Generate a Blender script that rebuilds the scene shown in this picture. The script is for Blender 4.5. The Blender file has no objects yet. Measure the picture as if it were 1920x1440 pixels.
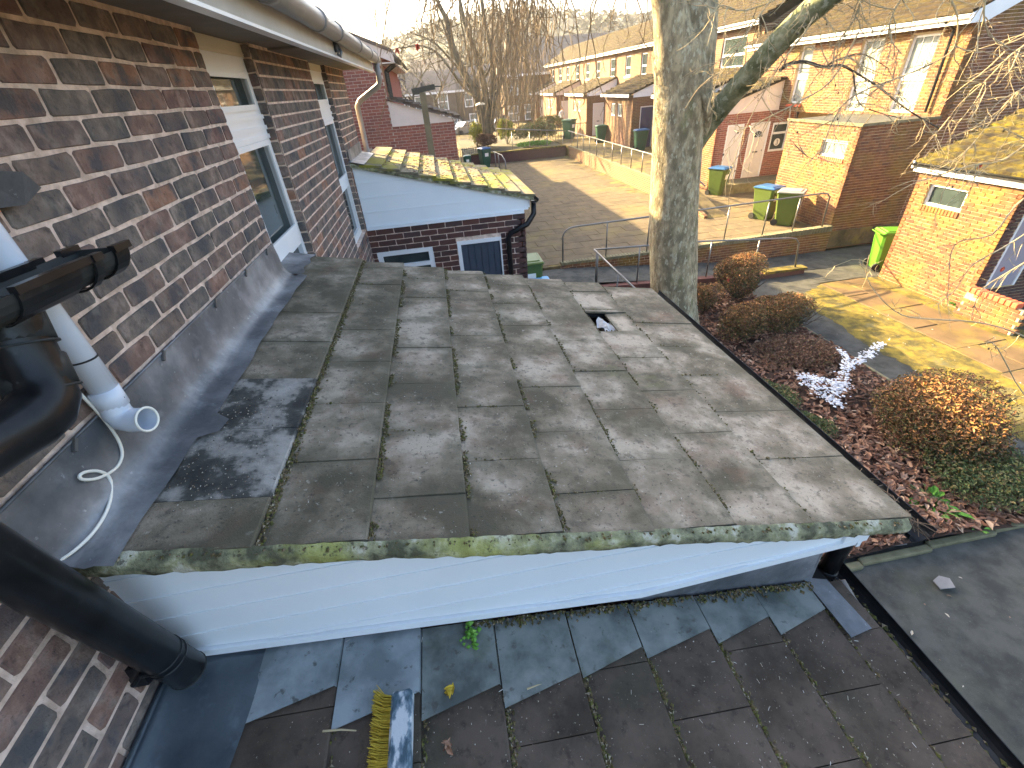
import bpy, math, random
import numpy as np
from mathutils import Vector, Matrix
R = math.radians
rnd = random.Random(7)
sc = bpy.context.scene
COL = sc.collection

# ------------------------------------------------------------------ camera
F_PX = 831.99
YAW, PITCH, ROLL = 6.3790, 33.9166, -4.9411
CAM = np.array([1.03, 0.0, 0.0])
def _axes():
    y, p, r = R(YAW), R(PITCH), R(ROLL)
    cy, sy, cp, sp, cr, sr = math.cos(y), math.sin(y), math.cos(p), math.sin(p), math.cos(r), math.sin(r)
    f = np.array([sy*cp, cy*cp, -sp]); rt = np.array([cy, -sy, 0.0]); up = np.cross(rt, f)
    return np.array([cr*rt + sr*up, -sr*rt + cr*up, f])
AX = _axes()
cd = bpy.data.cameras.new("camera"); cam = bpy.data.objects.new("camera", cd); COL.objects.link(cam)
cd.sensor_width = 36.0; cd.lens = 36.0*F_PX/1920.0; cd.clip_start = 0.05; cd.clip_end = 2000
m = Matrix.Identity(4)
for i in range(3):
    m[i][0], m[i][1], m[i][2], m[i][3] = AX[0][i], AX[1][i], -AX[2][i], CAM[i]
cam.matrix_world = m
sc.camera = cam

# ------------------------------------------------------------------ light
SUN_TO = Vector((-1.0, 1.22, 0.655)).normalized()      # towards the sun
EL = math.asin(SUN_TO.z); AZ = math.atan2(SUN_TO.x, SUN_TO.y)
w = bpy.data.worlds.new("World"); sc.world = w; w.use_nodes = True
nt = w.node_tree; bg = nt.nodes['Background']
sky = nt.nodes.new('ShaderNodeTexSky'); sky.sky_type = 'NISHITA'; sky.sun_disc = False
sky.sun_elevation = EL; sky.sun_rotation = AZ; sky.air_density = 1.0; sky.dust_density = 5.0; sky.ozone_density = 1.0
nt.links.new(sky.outputs[0], bg.inputs[0]); bg.inputs[1].default_value = 0.065
sl = bpy.data.lights.new("sun", 'SUN'); sl.energy = 3.1; sl.angle = R(0.6); sl.color = (1.0, 0.74, 0.37)
so = bpy.data.objects.new("sun", sl); COL.objects.link(so)
so.rotation_euler = (-SUN_TO).to_track_quat('-Z', 'Y').to_euler()
sc.view_settings.view_transform = 'Standard'; sc.view_settings.look = 'None'
sc.view_settings.gamma = 1.0; sc.view_settings.use_curve_mapping = False
sc.view_settings.exposure = 3.65
sc.cycles.max_bounces = 6; sc.cycles.volume_bounces = 0; sc.cycles.transparent_max_bounces = 8

# ------------------------------------------------------------------ placing by the surveyed view
def ray(x, y): return AX.T @ np.array([(x-960)/F_PX, -(y-720)/F_PX, 1.0])
def onX(x, y, X=0.0): d = ray(x, y); return CAM + d*(X-CAM[0])/d[0]
def onY(x, y, Y): d = ray(x, y); return CAM + d*(Y-CAM[1])/d[1]
def onZ(x, y, Z): d = ray(x, y); return CAM + d*(Z-CAM[2])/d[2]
def onS(x, y, z0, s): d = ray(x, y); return CAM + d*((z0-s*CAM[0])/(d[2]+s*d[0]))
def atD(x, y, D): return CAM + ray(x, y)*D
def proj(p):
    d = AX @ (np.asarray(p, float)-CAM)
    if d[2] <= 0.05: return (-9e9, -9e9, d[2])
    return (960+F_PX*d[0]/d[2], 720-F_PX*d[1]/d[2], d[2])
def seen(p, mg=160):
    q = proj(p); return q[2] > 0.05 and -mg < q[0] < 1920+mg and -mg < q[1] < 1440+mg

# ------------------------------------------------------------------ mesh builder
class MB:
    def __init__(s): s.v = []; s.f = []; s.mi = []; s.rn = []
    def add(s, vs, fs, m=0, r=None):
        b = len(s.v); s.v.extend([tuple(map(float, q)) for q in vs])
        for k in fs: s.f.append([b+i for i in k]); s.mi.append(m); s.rn.append(rnd.random() if r is None else r)
        return s
    def box(s, x0, x1, y0, y1, z0, z1, m=0, r=None):
        v = [(x0,y0,z0),(x1,y0,z0),(x1,y1,z0),(x0,y1,z0),(x0,y0,z1),(x1,y0,z1),(x1,y1,z1),(x0,y1,z1)]
        if r is None: r = rnd.random()
        return s.add(v, [(0,3,2,1),(4,5,6,7),(0,1,5,4),(1,2,6,5),(2,3,7,6),(3,0,4,7)], m, r)
    def bbox(s, x0, x1, y0, y1, z0, z1, b=0.01, m=0, r=None):
        """box with chamfered vertical and top edges"""
        if r is None: r = rnd.random()
        def ring(i, z): return [(x0+i+b,y0+i,z),(x1-i-b,y0+i,z),(x1-i,y0+i+b,z),(x1-i,y1-i-b,z),(x1-i-b,y1-i,z),(x0+i+b,y1-i,z),(x0+i,y1-i-b,z),(x0+i,y0+i+b,z)]
        v = ring(0, z0)+ring(0, z1-b)+ring(b, z1); f = []
        for k in (0, 8):
            for i in range(8): j = (i+1) % 8; f.append((k+i, k+j, k+8+j, k+8+i))
        f.append(tuple(range(16, 24))); f.append(tuple(range(7, -1, -1)))
        return s.add(v, f, m, r)
    def obox(s, c, a, b_, n, m=0, r=None):
        """oriented box: centre and three half-axis vectors"""
        c, a, b_, n = map(lambda q: np.asarray(q, float), (c, a, b_, n)); v = []
        for k in (-1, 1):
            for i, j in ((-1,-1),(1,-1),(1,1),(-1,1)): v.append(c+i*a+j*b_+k*n)
        if r is None: r = rnd.random()
        return s.add(v, [(0,3,2,1),(4,5,6,7),(0,1,5,4),(1,2,6,5),(2,3,7,6),(3,0,4,7)], m, r)
    def prism(s, poly, d, m=0, r=None):
        """poly: list of 3d points (planar), extruded by vector d"""
        n = len(poly); d = np.asarray(d, float)
        v = [np.asarray(p, float) for p in poly]; v += [p+d for p in v]
        if r is None: r = rnd.random()
        return s.add(v, [tuple(range(n-1, -1, -1)), tuple(range(n, 2*n))]+[(i, (i+1) % n, n+(i+1) % n, n+i) for i in range(n)], m, r)
    def tube(s, pts, rad, n=8, caps=True, m=0, r=None, arc=None, wob=0.0):
        pts = [np.asarray(p, float) for p in pts]
        if not hasattr(rad, '__len__'): rad = [rad]*len(pts)
        if r is None: r = rnd.random()
        t = [pts[min(i+1, len(pts)-1)]-pts[max(i-1, 0)] for i in range(len(pts))]
        t = [q/(np.linalg.norm(q)+1e-9) for q in t]
        u = np.cross(t[0], (0, 0, 1)); 
        if np.linalg.norm(u) < 0.1: u = np.cross(t[0], (0, 1, 0))
        u /= np.linalg.norm(u); vs = []
        for p, q, tt in zip(pts, rad, t):
            u = u - tt*np.dot(u, tt); u /= (np.linalg.norm(u)+1e-9); w_ = np.cross(tt, u)
            for k in range(n):
                a = 2*math.pi*k/n; q2 = q*(1+wob*(rnd.random()-.5)) if wob else q
                vs.append(p+q2*(math.cos(a)*u+math.sin(a)*w_))
        fs = []
        for i in range(len(pts)-1):
            for k in range(n): k2 = (k+1) % n; fs.append((i*n+k, i*n+k2, (i+1)*n+k2, (i+1)*n+k))
        if caps: fs.append(tuple(range(n-1, -1, -1))); fs.append(tuple(range((len(pts)-1)*n, len(pts)*n)))
        return s.add(vs, fs, m, r)
    def ico(s, c, rad, m=0, r=None, jit=0.35, sq=(1, 1, 1)):
        V = [(0,0,1),(1,0,.1),(0,1,-.1),(-1,0,.1),(0,-1,-.1),(0,0,-1)]
        v = [tuple(c[k]+rad*sq[k]*q[k]*(1+jit*(rnd.random()*2-1)) for k in range(3)) for q in V]
        return s.add(v, [(0,1,2),(0,2,3),(0,3,4),(0,4,1),(5,2,1),(5,3,2),(5,4,3),(5,1,4)], m, r)
    def mesh(s, name, mats, smooth=False):
        me = bpy.data.meshes.new(name)
        me.from_pydata(s.v, [], s.f)
        if not isinstance(mats, (list, tuple)): mats = [mats]
        for q in mats: me.materials.append(q)
        if len(mats) > 1: me.polygons.foreach_set('material_index', s.mi)
        a = me.attributes.new('rnd', 'FLOAT', 'FACE'); a.data.foreach_set('value', s.rn)
        if smooth: me.polygons.foreach_set('use_smooth', [True]*len(s.f))
        me.update(); return me
    def build(s, name, mats, parent=None, smooth=False, kind=None, label=None, cat=None, group=None):
        o = bpy.data.objects.new(name, s.mesh(name, mats, smooth)); COL.objects.link(o)
        if parent is not None: adopt(o, parent)
        return tag(o, label, cat, group, kind)
WORLD = {}
def adopt(o, parent):
    """child keeps its world place (parents are never rotated or scaled here)"""
    o.parent = parent; wp = WORLD.get(parent.name, Vector((0, 0, 0)))
    o.location = Vector(o.location)-wp; WORLD[o.name] = Vector(o.location)+wp
def tag(o, label=None, cat=None, group=None, kind=None):
    if label: o['label'] = label
    if cat: o['category'] = cat
    if group: o['group'] = group
    if kind: o['kind'] = kind
    return o
def thing(name, loc, label, cat, group=None):
    o = bpy.data.objects.new(name, None); COL.objects.link(o); o.location = loc; o.empty_display_size = 0.2
    WORLD[o.name] = Vector(loc); return tag(o, label, cat, group)
def inst(name, me, loc, parent, rot=None, scale=None):
    o = bpy.data.objects.new(name, me); COL.objects.link(o); o.location = loc
    if rot is not None: o.rotation_euler = rot
    if scale is not None: o.scale = scale
    if parent is not None: adopt(o, parent)
    return o
def copy_thing(src, loc, label, rotz=0.0):
    c = src.copy(); COL.objects.link(c); c.location = loc; c.rotation_euler = (0, 0, rotz); c['label'] = label
    for ch in list(src.children):
        d = ch.copy(); COL.objects.link(d); d.parent = c
        for g in list(ch.children):
            e = g.copy(); COL.objects.link(e); e.parent = d
    return c
def clip(poly, a, b, c):
    """keep a*x+b*y<=c of a 2d polygon"""
    out = []
    for i in range(len(poly)):
        p, q = poly[i-1], poly[i]; dp, dq = a*p[0]+b*p[1]-c, a*q[0]+b*q[1]-c
        if (dp <= 0) != (dq <= 0): t = dp/(dp-dq); out.append((p[0]+t*(q[0]-p[0]), p[1]+t*(q[1]-p[1])))
        if dq <= 0: out.append(q)
    return out

# ------------------------------------------------------------------ materials
def mat(name, stops, scale=6.0, rough=0.85, bump=0.3, bdist=0.01, bscale=None, layers=(), rand=None, rattr=None, metal=0.0, spec=0.3,
        detail=6.0, stretch=None, rstrength=0.35, trans=0.0, edge=None):
    """stops: [(pos, (r,g,b))] over noise; layers: (scale, lo, hi, colour, amount); rand: ramp driven by per-object
    random (src 'obj') or the per-face 'rnd' attribute (src 'att'), mixed over the noise colour"""
    M = bpy.data.materials.new(name); M.use_nodes = True; t = M.node_tree; N, L = t.nodes, t.links
    bs = N['Principled BSDF']; bs.inputs['Roughness'].default_value = rough; bs.inputs['Metallic'].default_value = metal
    bs.inputs['Specular IOR Level'].default_value = spec
    geo = N.new('ShaderNodeNewGeometry'); pos = geo.outputs['Position']
    if stretch:
        mp = N.new('ShaderNodeMapping'); mp.inputs['Scale'].default_value = stretch; L.new(pos, mp.inputs['Vector']); pos = mp.outputs[0]
    def noise(s, d=detail, rg=0.6):
        n = N.new('ShaderNodeTexNoise'); n.inputs['Scale'].default_value = s; n.inputs['Detail'].default_value = d
        n.inputs['Roughness'].default_value = rg; L.new(pos, n.inputs['Vector']); return n.outputs['Fac']
    def ramp(fac, st, interp='LINEAR'):
        c = N.new('ShaderNodeValToRGB'); c.color_ramp.interpolation = interp; e = c.color_ramp.elements
        e[0].position, e[0].color = st[0][0], (*st[0][1], 1); e[1].position, e[1].color = st[-1][0], (*st[-1][1], 1)
        for p, q in st[1:-1]: k = e.new(p); k.color = (*q, 1)
        L.new(fac, c.inputs[0]); return c.outputs[0]
    def mix(a, b, f, mode='MIX'):
        x = N.new('ShaderNodeMix'); x.data_type = 'RGBA'; x.blend_type = mode
        (L.new(f, x.inputs[0]) if hasattr(f, 'links') or not isinstance(f, float) else setattr(x.inputs[0], 'default_value', f))
        if isinstance(a, tuple): x.inputs[6].default_value = (*a, 1)
        else: L.new(a, x.inputs[6])
        if isinstance(b, tuple): x.inputs[7].default_value = (*b, 1)
        else: L.new(b, x.inputs[7])
        return x.outputs[2]
    col = ramp(noise(scale), stops)
    if rand:
        if rattr == 'obj': ri = N.new('ShaderNodeObjectInfo'); ro = ri.outputs['Random']
        else: ri = N.new('ShaderNodeAttribute'); ri.attribute_name = 'rnd'; ro = ri.outputs['Fac']
        rc = ramp(ro, rand, 'CONSTANT' if len(rand) > 3 else 'LINEAR')
        col = mix(col, rc, 1.0-rstrength)
    for ly in layers:
        s_, lo, hi, c_, am = ly[:5]
        n = noise(s_, 5.0)
        mr = N.new('ShaderNodeMapRange'); mr.inputs[1].default_value = lo; mr.inputs[2].default_value = hi; mr.inputs[4].default_value = am
        L.new(n, mr.inputs[0]); col = mix(col, c_, mr.outputs[0])
    if edge:
        tc = N.new('ShaderNodeTexCoord'); sx = N.new('ShaderNodeSeparateXYZ'); L.new(tc.outputs['Generated'], sx.inputs[0])
        def mth(op, a, b=None):
            q_ = N.new('ShaderNodeMath'); q_.operation = op
            for i_, v_ in enumerate((a, b)):
                if v_ is None: continue
                if isinstance(v_, (int, float)): q_.inputs[i_].default_value = v_
                else: L.new(v_, q_.inputs[i_])
            return q_.outputs[0]
        d_ = mth('MINIMUM', mth('MULTIPLY', mth('MINIMUM', sx.outputs[1], mth('SUBTRACT', 1.0, sx.outputs[1])), 1.0), mth('MINIMUM', sx.outputs[0], mth('SUBTRACT', 1.0, sx.outputs[0])))
        d_ = mth('ADD', d_, mth('MULTIPLY', mth('SUBTRACT', noise(11.0), .5), .75))
        mr = N.new('ShaderNodeMapRange'); mr.inputs[1].default_value = .02; mr.inputs[2].default_value = edge[1]; mr.inputs[3].default_value = edge[2]; mr.inputs[4].default_value = 0.0
        L.new(d_, mr.inputs[0]); col = mix(col, edge[0], mr.outputs[0])
    L.new(col, bs.inputs['Base Color'])
    if bump:
        b = N.new('ShaderNodeBump'); b.inputs['Strength'].default_value = bump; b.inputs['Distance'].default_value = bdist
        L.new(noise(bscale or scale*6, 4.0, 0.7), b.inputs['Height']); L.new(b.outputs[0], bs.inputs['Normal'])
    if trans:
        bs.inputs['Transmission Weight'].default_value = trans
    return M
def plain(name, c, rough=0.5, metal=0.0, bump=0.0, var=0.15, spec=0.4, scale=5.0):
    a = tuple(q*(1-var) for q in c); b = tuple(min(1, q*(1+var)) for q in c)
    return mat(name, [(0.3, a), (0.7, b)], scale, rough, bump, 0.004, 60, metal=metal, spec=spec)

MULTI = [(0, (.125,.105,.09)), (.13, (.21,.125,.095)), (.26, (.15,.125,.105)), (.38, (.25,.125,.09)), (.5, (.17,.11,.095)),
         (.62, (.19,.13,.10)), (.73, (.29,.135,.09)), (.82, (.15,.115,.095)), (.90, (.40,.17,.085)), (.96, (.23,.10,.08))]
M = {}
for k in ('obj', 'att'):
    M['brick_multi_'+k] = mat('multi stock brick '+k, [(.38, (.085,.082,.08)), (.5, (.20,.155,.13)), (.62, (.40,.31,.26))], 16, .9, .9, .006, 90, rand=MULTI, rattr=k, rstrength=.5,
                              layers=[(8, .50, .62, (.06,.063,.07), .85), (38, .56, .72, (.035,.033,.033), .6), (13, .58, .70, (.30,.27,.22), .45), (120, .62, .74, (.03,.028,.028), .7)])
    M['brick_dark_'+k] = mat('dark brown brick '+k, [(.3, (.05,.028,.024)), (.7, (.12,.06,.05))], 12, .9, .5, .004, 80,
                             rand=[(0, (.085,.045,.04)), (.25, (.06,.036,.034)), (.45, (.11,.05,.042)), (.65, (.075,.05,.048)), (.85, (.15,.06,.045))], rattr=k, rstrength=.4)
    M['brick_warm_'+k] = mat('warm orange brick '+k, [(.38, (.10,.04,.02)), (.62, (.27,.13,.06))], 7, .9, .5, .004, 80,
                             rand=[(0, (.20,.085,.035)), (.2, (.14,.055,.028)), (.4, (.24,.11,.045)), (.6, (.17,.075,.038)), (.8, (.10,.05,.035))], rattr=k, rstrength=.35,
                             layers=[(1.1, .50, .66, (.22,.16,.03), .5)])
M['brick_red'] = mat('red gable brick', [(.3, (.20,.07,.05)), (.7, (.34,.13,.09))], 9, .9, .4, .004, 80,
                     rand=[(0, (.27,.10,.075)), (.3, (.22,.08,.065)), (.6, (.31,.125,.09)), (.85, (.19,.085,.07))], rattr='att', rstrength=.35,
                     layers=[(1.3, .58, .72, (.07,.055,.045), .5)])
M['mortar_pink'] = mat('pink lime mortar', [(.38, (.54,.395,.31)), (.62, (.82,.64,.53))], 20, .95, .8, .006, 130, layers=[(4, .55, .7, (.30,.27,.20), .6)])
M['mortar_pale'] = mat('pale mortar', [(.3, (.36,.30,.25)), (.7, (.52,.45,.38))], 20, .95, .5, .004, 120)
M['mortar_sand'] = mat('sandy mortar', [(.3, (.40,.31,.19)), (.7, (.54,.43,.28))], 10, .95, .5, .004, 120, layers=[(1.1, .50, .66, (.32,.26,.07), .5)])
M['tile_obj'] = mat('weathered concrete roof tile', [(.38, (.062,.055,.036)), (.46, (.145,.122,.085)), (.53, (.235,.196,.147)), (.62, (.40,.345,.27))], 3.6, .92, .8, .004, 170,
                    rand=[(0, (.13,.115,.075)), (.5, (.23,.187,.138)), (1, (.178,.15,.10))], rattr='obj', rstrength=.8,
                    layers=[(2.1, .58, .70, (.075,.08,.05), .55), (5.0, .55, .68, (.16,.088,.06), .45), (2.6, .64, .76, (.13,.145,.045), .7), (26, .56, .66, (.07,.065,.05), .55), (80, .60, .68, (.035,.035,.03), .7), (48, .64, .70, (.42,.40,.34), .5), (150, .66, .74, (.50,.49,.45), .45)], edge=((.085,.078,.05), .20, .6))
M['tile_dark'] = mat('damp dark concrete tile', [(.4, (.048,.038,.029)), (.6, (.13,.10,.078))], 5, .97, .6, .003, 150,
                     rand=[(0, (.066,.05,.037)), (.5, (.105,.082,.062)), (1, (.082,.066,.048))], rattr='obj', rstrength=.6, spec=.12,
                     layers=[(3, .55, .7, (.055,.055,.036), .5), (30, .56, .68, (.035,.028,.022), .6), (60, .63, .70, (.17,.145,.115), .5), (130, .66, .73, (.38,.36,.30), .5)])
M['tile_soot'] = mat('black stained concrete tile', [(.40, (.035,.035,.032)), (.50, (.065,.065,.058)), (.56, (.22,.21,.19)), (.66, (.33,.31,.28))], 7, .9, .6, .004, 140,
                     layers=[(40, .62, .70, (.02,.02,.02), .8)])
M['tile_moss'] = mat('yellow mossy roof tile', [(.35, (.13,.115,.075)), (.7, (.22,.185,.125))], 4, .95, .6, .006, 90,
                     layers=[(2.3, .46, .58, (.23,.215,.02), .85), (16, .62, .7, (.08,.05,.03), .8)])
M['roof_moss'] = mat('mossy pantiles', [(.4, (.022,.016,.009)), (.6, (.062,.043,.02))], 1.6, .95, .8, .02, 25, rand=[(0, (.022,.016,.01)), (.5, (.056,.04,.018)), (1, (.038,.025,.015))], rattr='att', rstrength=.5,
                     layers=[(1.2, .50, .64, (.07,.058,.012), .6), (9, .56, .66, (.06,.05,.03), .6)])
M['roof_moss_bright'] = mat('thick yellow moss on pantiles', [(.4, (.032,.023,.012)), (.6, (.11,.088,.016))], 4, .95, .9, .03, 30, layers=[(1.5, .50, .62, (.17,.14,.014), .7), (11, .50, .58, (.045,.035,.02), .85)])
M['lead'] = mat('lead sheet', [(.38, (.10,.108,.118)), (.5, (.17,.178,.19)), (.63, (.30,.31,.325))], 3.4, .48, .5, .01, 7, metal=.35, spec=.5, layers=[(9, .58, .74, (.34,.37,.40), .5), (45, .66, .72, (.5,.52,.54), .5)])
M['lead_dark'] = mat('wet dark lead', [(.38, (.045,.058,.07)), (.62, (.11,.135,.155))], 3, .35, .4, .008, 8, metal=.35, spec=.5, layers=[(11, .60, .74, (.20,.26,.31), .5)])
M['lead_blue'] = mat('blue grey lead soaker', [(.38, (.15,.18,.19)), (.62, (.30,.34,.36))], 6, .5, .4, .004, 20, metal=.25, spec=.5, layers=[(30, .60, .68, (.045,.04,.033), .7)])
M['lead_green'] = mat('dirty green lead soaker', [(.38, (.075,.088,.082)), (.62, (.21,.23,.215))], 6, .6, .5, .004, 20, metal=.15, layers=[(30, .60, .68, (.06,.052,.042), .6), (7, .60, .70, (.10,.11,.06), .4)])
M['upvc'] = plain('white pvc board', (.76, .80, .83), .35, bump=.0, var=.04, spec=.5, scale=2)
M['upvc_pink'] = plain('off white board', (.62, .55, .50), .6, var=.06)
M['frame'] = plain('white window frame', (.78, .79, .80), .3, var=.03, spec=.5)
M['frame_yel'] = plain('aged cream board', (.62, .56, .44), .5, var=.06)
M['blackp'] = mat('black pvc pipe', [(.3, (.006,.0065,.007)), (.7, (.016,.017,.019))], 12, .28, .1, .002, 60, spec=.25, layers=[(18, .62, .72, (.05,.055,.05), .5)])
M['blackp_dull'] = mat('dusty black pvc', [(.3, (.022,.024,.024)), (.7, (.045,.048,.047))], 7, .5, .1, .002, 60, spec=.2, layers=[(9, .6, .72, (.075,.08,.07), .6)])
M['whitep'] = plain('white pvc pipe', (.62, .67, .75), .25, var=.03, spec=.5)
M['ivory'] = plain('ivory pvc', (.80, .78, .70), .3, var=.03)
M['greyp'] = plain('grey pvc gutter', (.22, .205, .19), .4, var=.12)
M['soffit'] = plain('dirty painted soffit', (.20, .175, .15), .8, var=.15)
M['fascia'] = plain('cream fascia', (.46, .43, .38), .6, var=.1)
M['verge'] = mat('mossy mortar verge', [(.38, (.09,.088,.055)), (.46, (.18,.178,.11)), (.54, (.27,.265,.15)), (.62, (.44,.42,.33))], 14, .95, 1.0, .010, 45, layers=[(3, .56, .66, (.36,.37,.08), .55), (34, .60, .66, (.06,.05,.035), .8)])
M['glass'] = plain('window glass', (.035, .05, .05), .04, var=.3, spec=.8)
M['glass_lit'] = plain('window glass with painted sunlight', (.20, .23, .22), .15, var=.35, spec=.8, scale=9)  # paler copy of the glass, sunlit brightness put into its colour
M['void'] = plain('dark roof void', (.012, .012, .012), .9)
M['batten'] = plain('old timber', (.11, .08, .055), .9, bump=.3)
M['felt'] = plain('torn grey underlay', (.42, .42, .42), .7, var=.25, bump=.3)
M['door_blue'] = plain('slate blue door', (.045, .06, .085), .5, var=.1)
M['door_navy'] = plain('navy door', (.03, .035, .10), .5)
M['door_white'] = plain('white door', (.70, .66, .62), .5, var=.04)
M['door_lilac'] = plain('grey lilac door', (.30, .28, .33), .5, var=.04)
M['sill_red'] = plain('red clay sill tile', (.55, .11, .05), .6, var=.15)
M['steel'] = plain('galvanised rail', (.19, .19, .185), .35, metal=.6, var=.2)
M['iron'] = plain('dark painted rail', (.05, .05, .05), .5, var=.2)
M['bin_green'] = plain('green bin plastic', (.075, .115, .022), .4, var=.08)
M['bin_lime'] = plain('bright green bin plastic', (.075, .22, .018), .4, var=.05)
M['bin_dark'] = plain('dark green bin plastic', (.02, .085, .05), .4, var=.1)
M['lid_blue'] = plain('blue lid plastic', (.02, .09, .23), .35, var=.06)
M['lid_cyan'] = plain('pale blue box plastic', (.10, .40, .72), .4, var=.06)
M['lid_grey'] = plain('faded grey lid', (.26, .26, .235), .5, var=.1)
M['rubber'] = plain('black rubber', (.02, .02, .02), .7)
M['paper'] = plain('white print', (.75, .75, .72), .6, var=.03)
M['slab_obj'] = mat('paving slab', [(.38, (.075,.057,.032)), (.62, (.155,.118,.068))], 3, .92, .5, .003, 60, rand=[(0, (.09,.07,.042)), (.5, (.135,.10,.057)), (1, (.115,.09,.055))], rattr='obj', rstrength=.5, layers=[(.6, .52, .66, (.19,.15,.05), .5), (40, .63, .7, (.26,.24,.19), .4)])
M['slab_att'] = mat('paving slab far', [(.38, (.075,.057,.032)), (.62, (.155,.118,.068))], 3, .92, .4, .003, 60, rand=[(0, (.09,.07,.042)), (.5, (.135,.10,.057)), (1, (.115,.09,.055))], rattr='att', rstrength=.5, layers=[(.6, .52, .66, (.19,.15,.05), .5)])
M['slab_brown'] = mat('brown damp slab', [(.38, (.075,.05,.024)), (.62, (.155,.10,.05))], 2.5, .8, .5, .003, 60, rand=[(0, (.095,.065,.032)), (1, (.14,.095,.048))], rattr='obj', rstrength=.6, layers=[(1.2, .50, .62, (.19,.145,.03), .6)])
M['joint'] = mat('slab bedding', [(.38, (.065,.05,.026)), (.62, (.145,.112,.055))], 3, .95, .4, .004, 60, layers=[(1.4, .5, .6, (.23,.18,.04), .6)])
M['tarmac'] = mat('old tarmac path', [(.38, (.040,.041,.036)), (.62, (.078,.078,.068))], 4, .9, .7, .004, 120, layers=[(.9, .55, .7, (.085,.085,.055), .6), (60, .66, .72, (.22,.22,.2), .5)])
M['mossground'] = mat('moss covered path', [(.38, (.06,.052,.018)), (.5, (.125,.098,.02)), (.62, (.20,.15,.024))], 5, .97, .8, .01, 60, layers=[(2.2, .56, .68, (.12,.115,.065), .7), (50, .62, .68, (.36,.36,.16), .5)])
M['ground'] = mat('far ground', [(.3, (.055,.05,.03)), (.7, (.095,.085,.05))], .5, .95, .3, .02, 10)
M['soil'] = mat('bed soil', [(.3, (.035,.02,.014)), (.7, (.08,.045,.03))], 8, .95, .8, .02, 60)
M['kerb'] = mat('mossy stone kerb', [(.3, (.12,.11,.06)), (.7, (.22,.20,.12))], 6, .95, .6, .006, 60)
M['litter'] = mat('dead leaves', [(.3, (.10,.045,.03)), (.7, (.20,.095,.06))], 9, .8, .2, .002, 60, rand=[(0, (.17,.085,.052)), (.3, (.36,.20,.125)), (.55, (.47,.29,.19)), (.8, (.24,.125,.08)), (.93, (.66,.48,.33))], rattr='att', rstrength=.25)
def leafmat(name, ramp_, tr=.25):
    m_ = mat(name, [(.3, ramp_[0][1]), (.7, ramp_[-1][1])], 6, .6, 0, rand=ramp_, rattr='att', rstrength=.1)
    return m_
M['hedge'] = leafmat('bronze hedge leaves with painted sunlit tops', [(0, (.03,.055,.02)), (.16, (.07,.075,.025)), (.30, (.11,.045,.028)), (.42, (.15,.12,.035)), (.55, (.24,.12,.05)), (.70, (.34,.16,.055)), (.82, (.20,.085,.04)), (.90, (.58,.27,.09))])  # bronze and green leaves; the orange end also paints in the sunlit tops
M['hedge_brown'] = leafmat('dead brown foliage', [(0, (.16,.08,.05)), (.3, (.24,.125,.07)), (.55, (.10,.05,.032)), (.75, (.13,.10,.045)), (.92, (.36,.21,.12))])
M['hedge_green'] = leafmat('green leaves', [(0, (.05,.08,.025)), (.3, (.09,.13,.04)), (.55, (.15,.16,.055)), (.8, (.20,.14,.06)), (.93, (.26,.20,.09))])
M['fresh'] = leafmat('fresh green leaves', [(0, (.07,.20,.02)), (.4, (.12,.30,.04)), (.7, (.10,.24,.03)), (.9, (.20,.38,.07))])
M['ivy'] = leafmat('dark ivy', [(0, (.012,.035,.018)), (.4, (.02,.05,.025)), (.7, (.03,.065,.03)), (.9, (.04,.08,.03))])
M['yellowbush'] = leafmat('yellow green bush', [(0, (.28,.30,.03)), (.4, (.38,.38,.04)), (.7, (.18,.22,.04)), (.9, (.30,.24,.06))])
M['whiteflake'] = plain('white blossom', (.80, .80, .82), .7, var=.05)
M['moss'] = mat('moss clumps', [(.3, (.06,.065,.015)), (.7, (.15,.15,.03))], 30, .98, 0, rand=[(0, (.06,.06,.02)), (.2, (.10,.10,.025)), (.36, (.11,.07,.042)), (.6, (.045,.036,.024)), (.8, (.17,.125,.085)), (.93, (.30,.25,.19))], rattr='att', rstrength=.2)
M['specks'] = mat('roof grit', [(.3, (.3,.26,.2)), (.7, (.5,.45,.36))], 30, .9, 0, rand=[(0, (.42,.38,.30)), (.3, (.025,.02,.015)), (.5, (.20,.12,.07)), (.7, (.55,.53,.48)), (.85, (.12,.08,.05))], rattr='att', rstrength=.1)
M['bark'] = mat('flaking plane bark', [(.38, (.19,.16,.098)), (.47, (.27,.225,.14)), (.54, (.34,.285,.178)), (.62, (.46,.385,.24))], 9, .95, 1.0, .03, 30, stretch=(1, 1, .45), layers=[(16, .56, .60, (.50,.47,.33), .8), (22, .58, .63, (.15,.14,.10), .5), (5, .58, .68, (.17,.18,.07), .6)])
M['bark_moss'] = mat('green mossy bark', [(.36, (.08,.095,.045)), (.55, (.20,.21,.12)), (.7, (.34,.34,.23))], 6, .95, 1.0, .02, 24, layers=[(11, .57, .62, (.32,.34,.25), .8)])
M['bark_dark'] = plain('dark branch bark', (.075, .06, .045), .9, var=.3, bump=.5)
M['twig'] = mat('pale twigs', [(.3, (.30,.23,.14)), (.7, (.52,.43,.26))], 3, .9, 0)
M['twig_far'] = mat('tan twigs', [(.3, (.12,.085,.05)), (.7, (.26,.19,.11))], 1.5, .9, 0)
M['bark_far'] = mat('brown grey bark', [(.3, (.055,.048,.034)), (.7, (.13,.112,.078))], 3, .95, .4, .02, 20)
M['wood_far'] = mat('winter woodland', [(.3, (.10,.095,.07)), (.7, (.20,.185,.13))], .25, .95, 0, rand=[(0, (.045,.042,.03)), (.4, (.07,.06,.042)), (.75, (.038,.05,.034)), (.95, (.095,.08,.05))], rattr='att', rstrength=.3)
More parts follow.
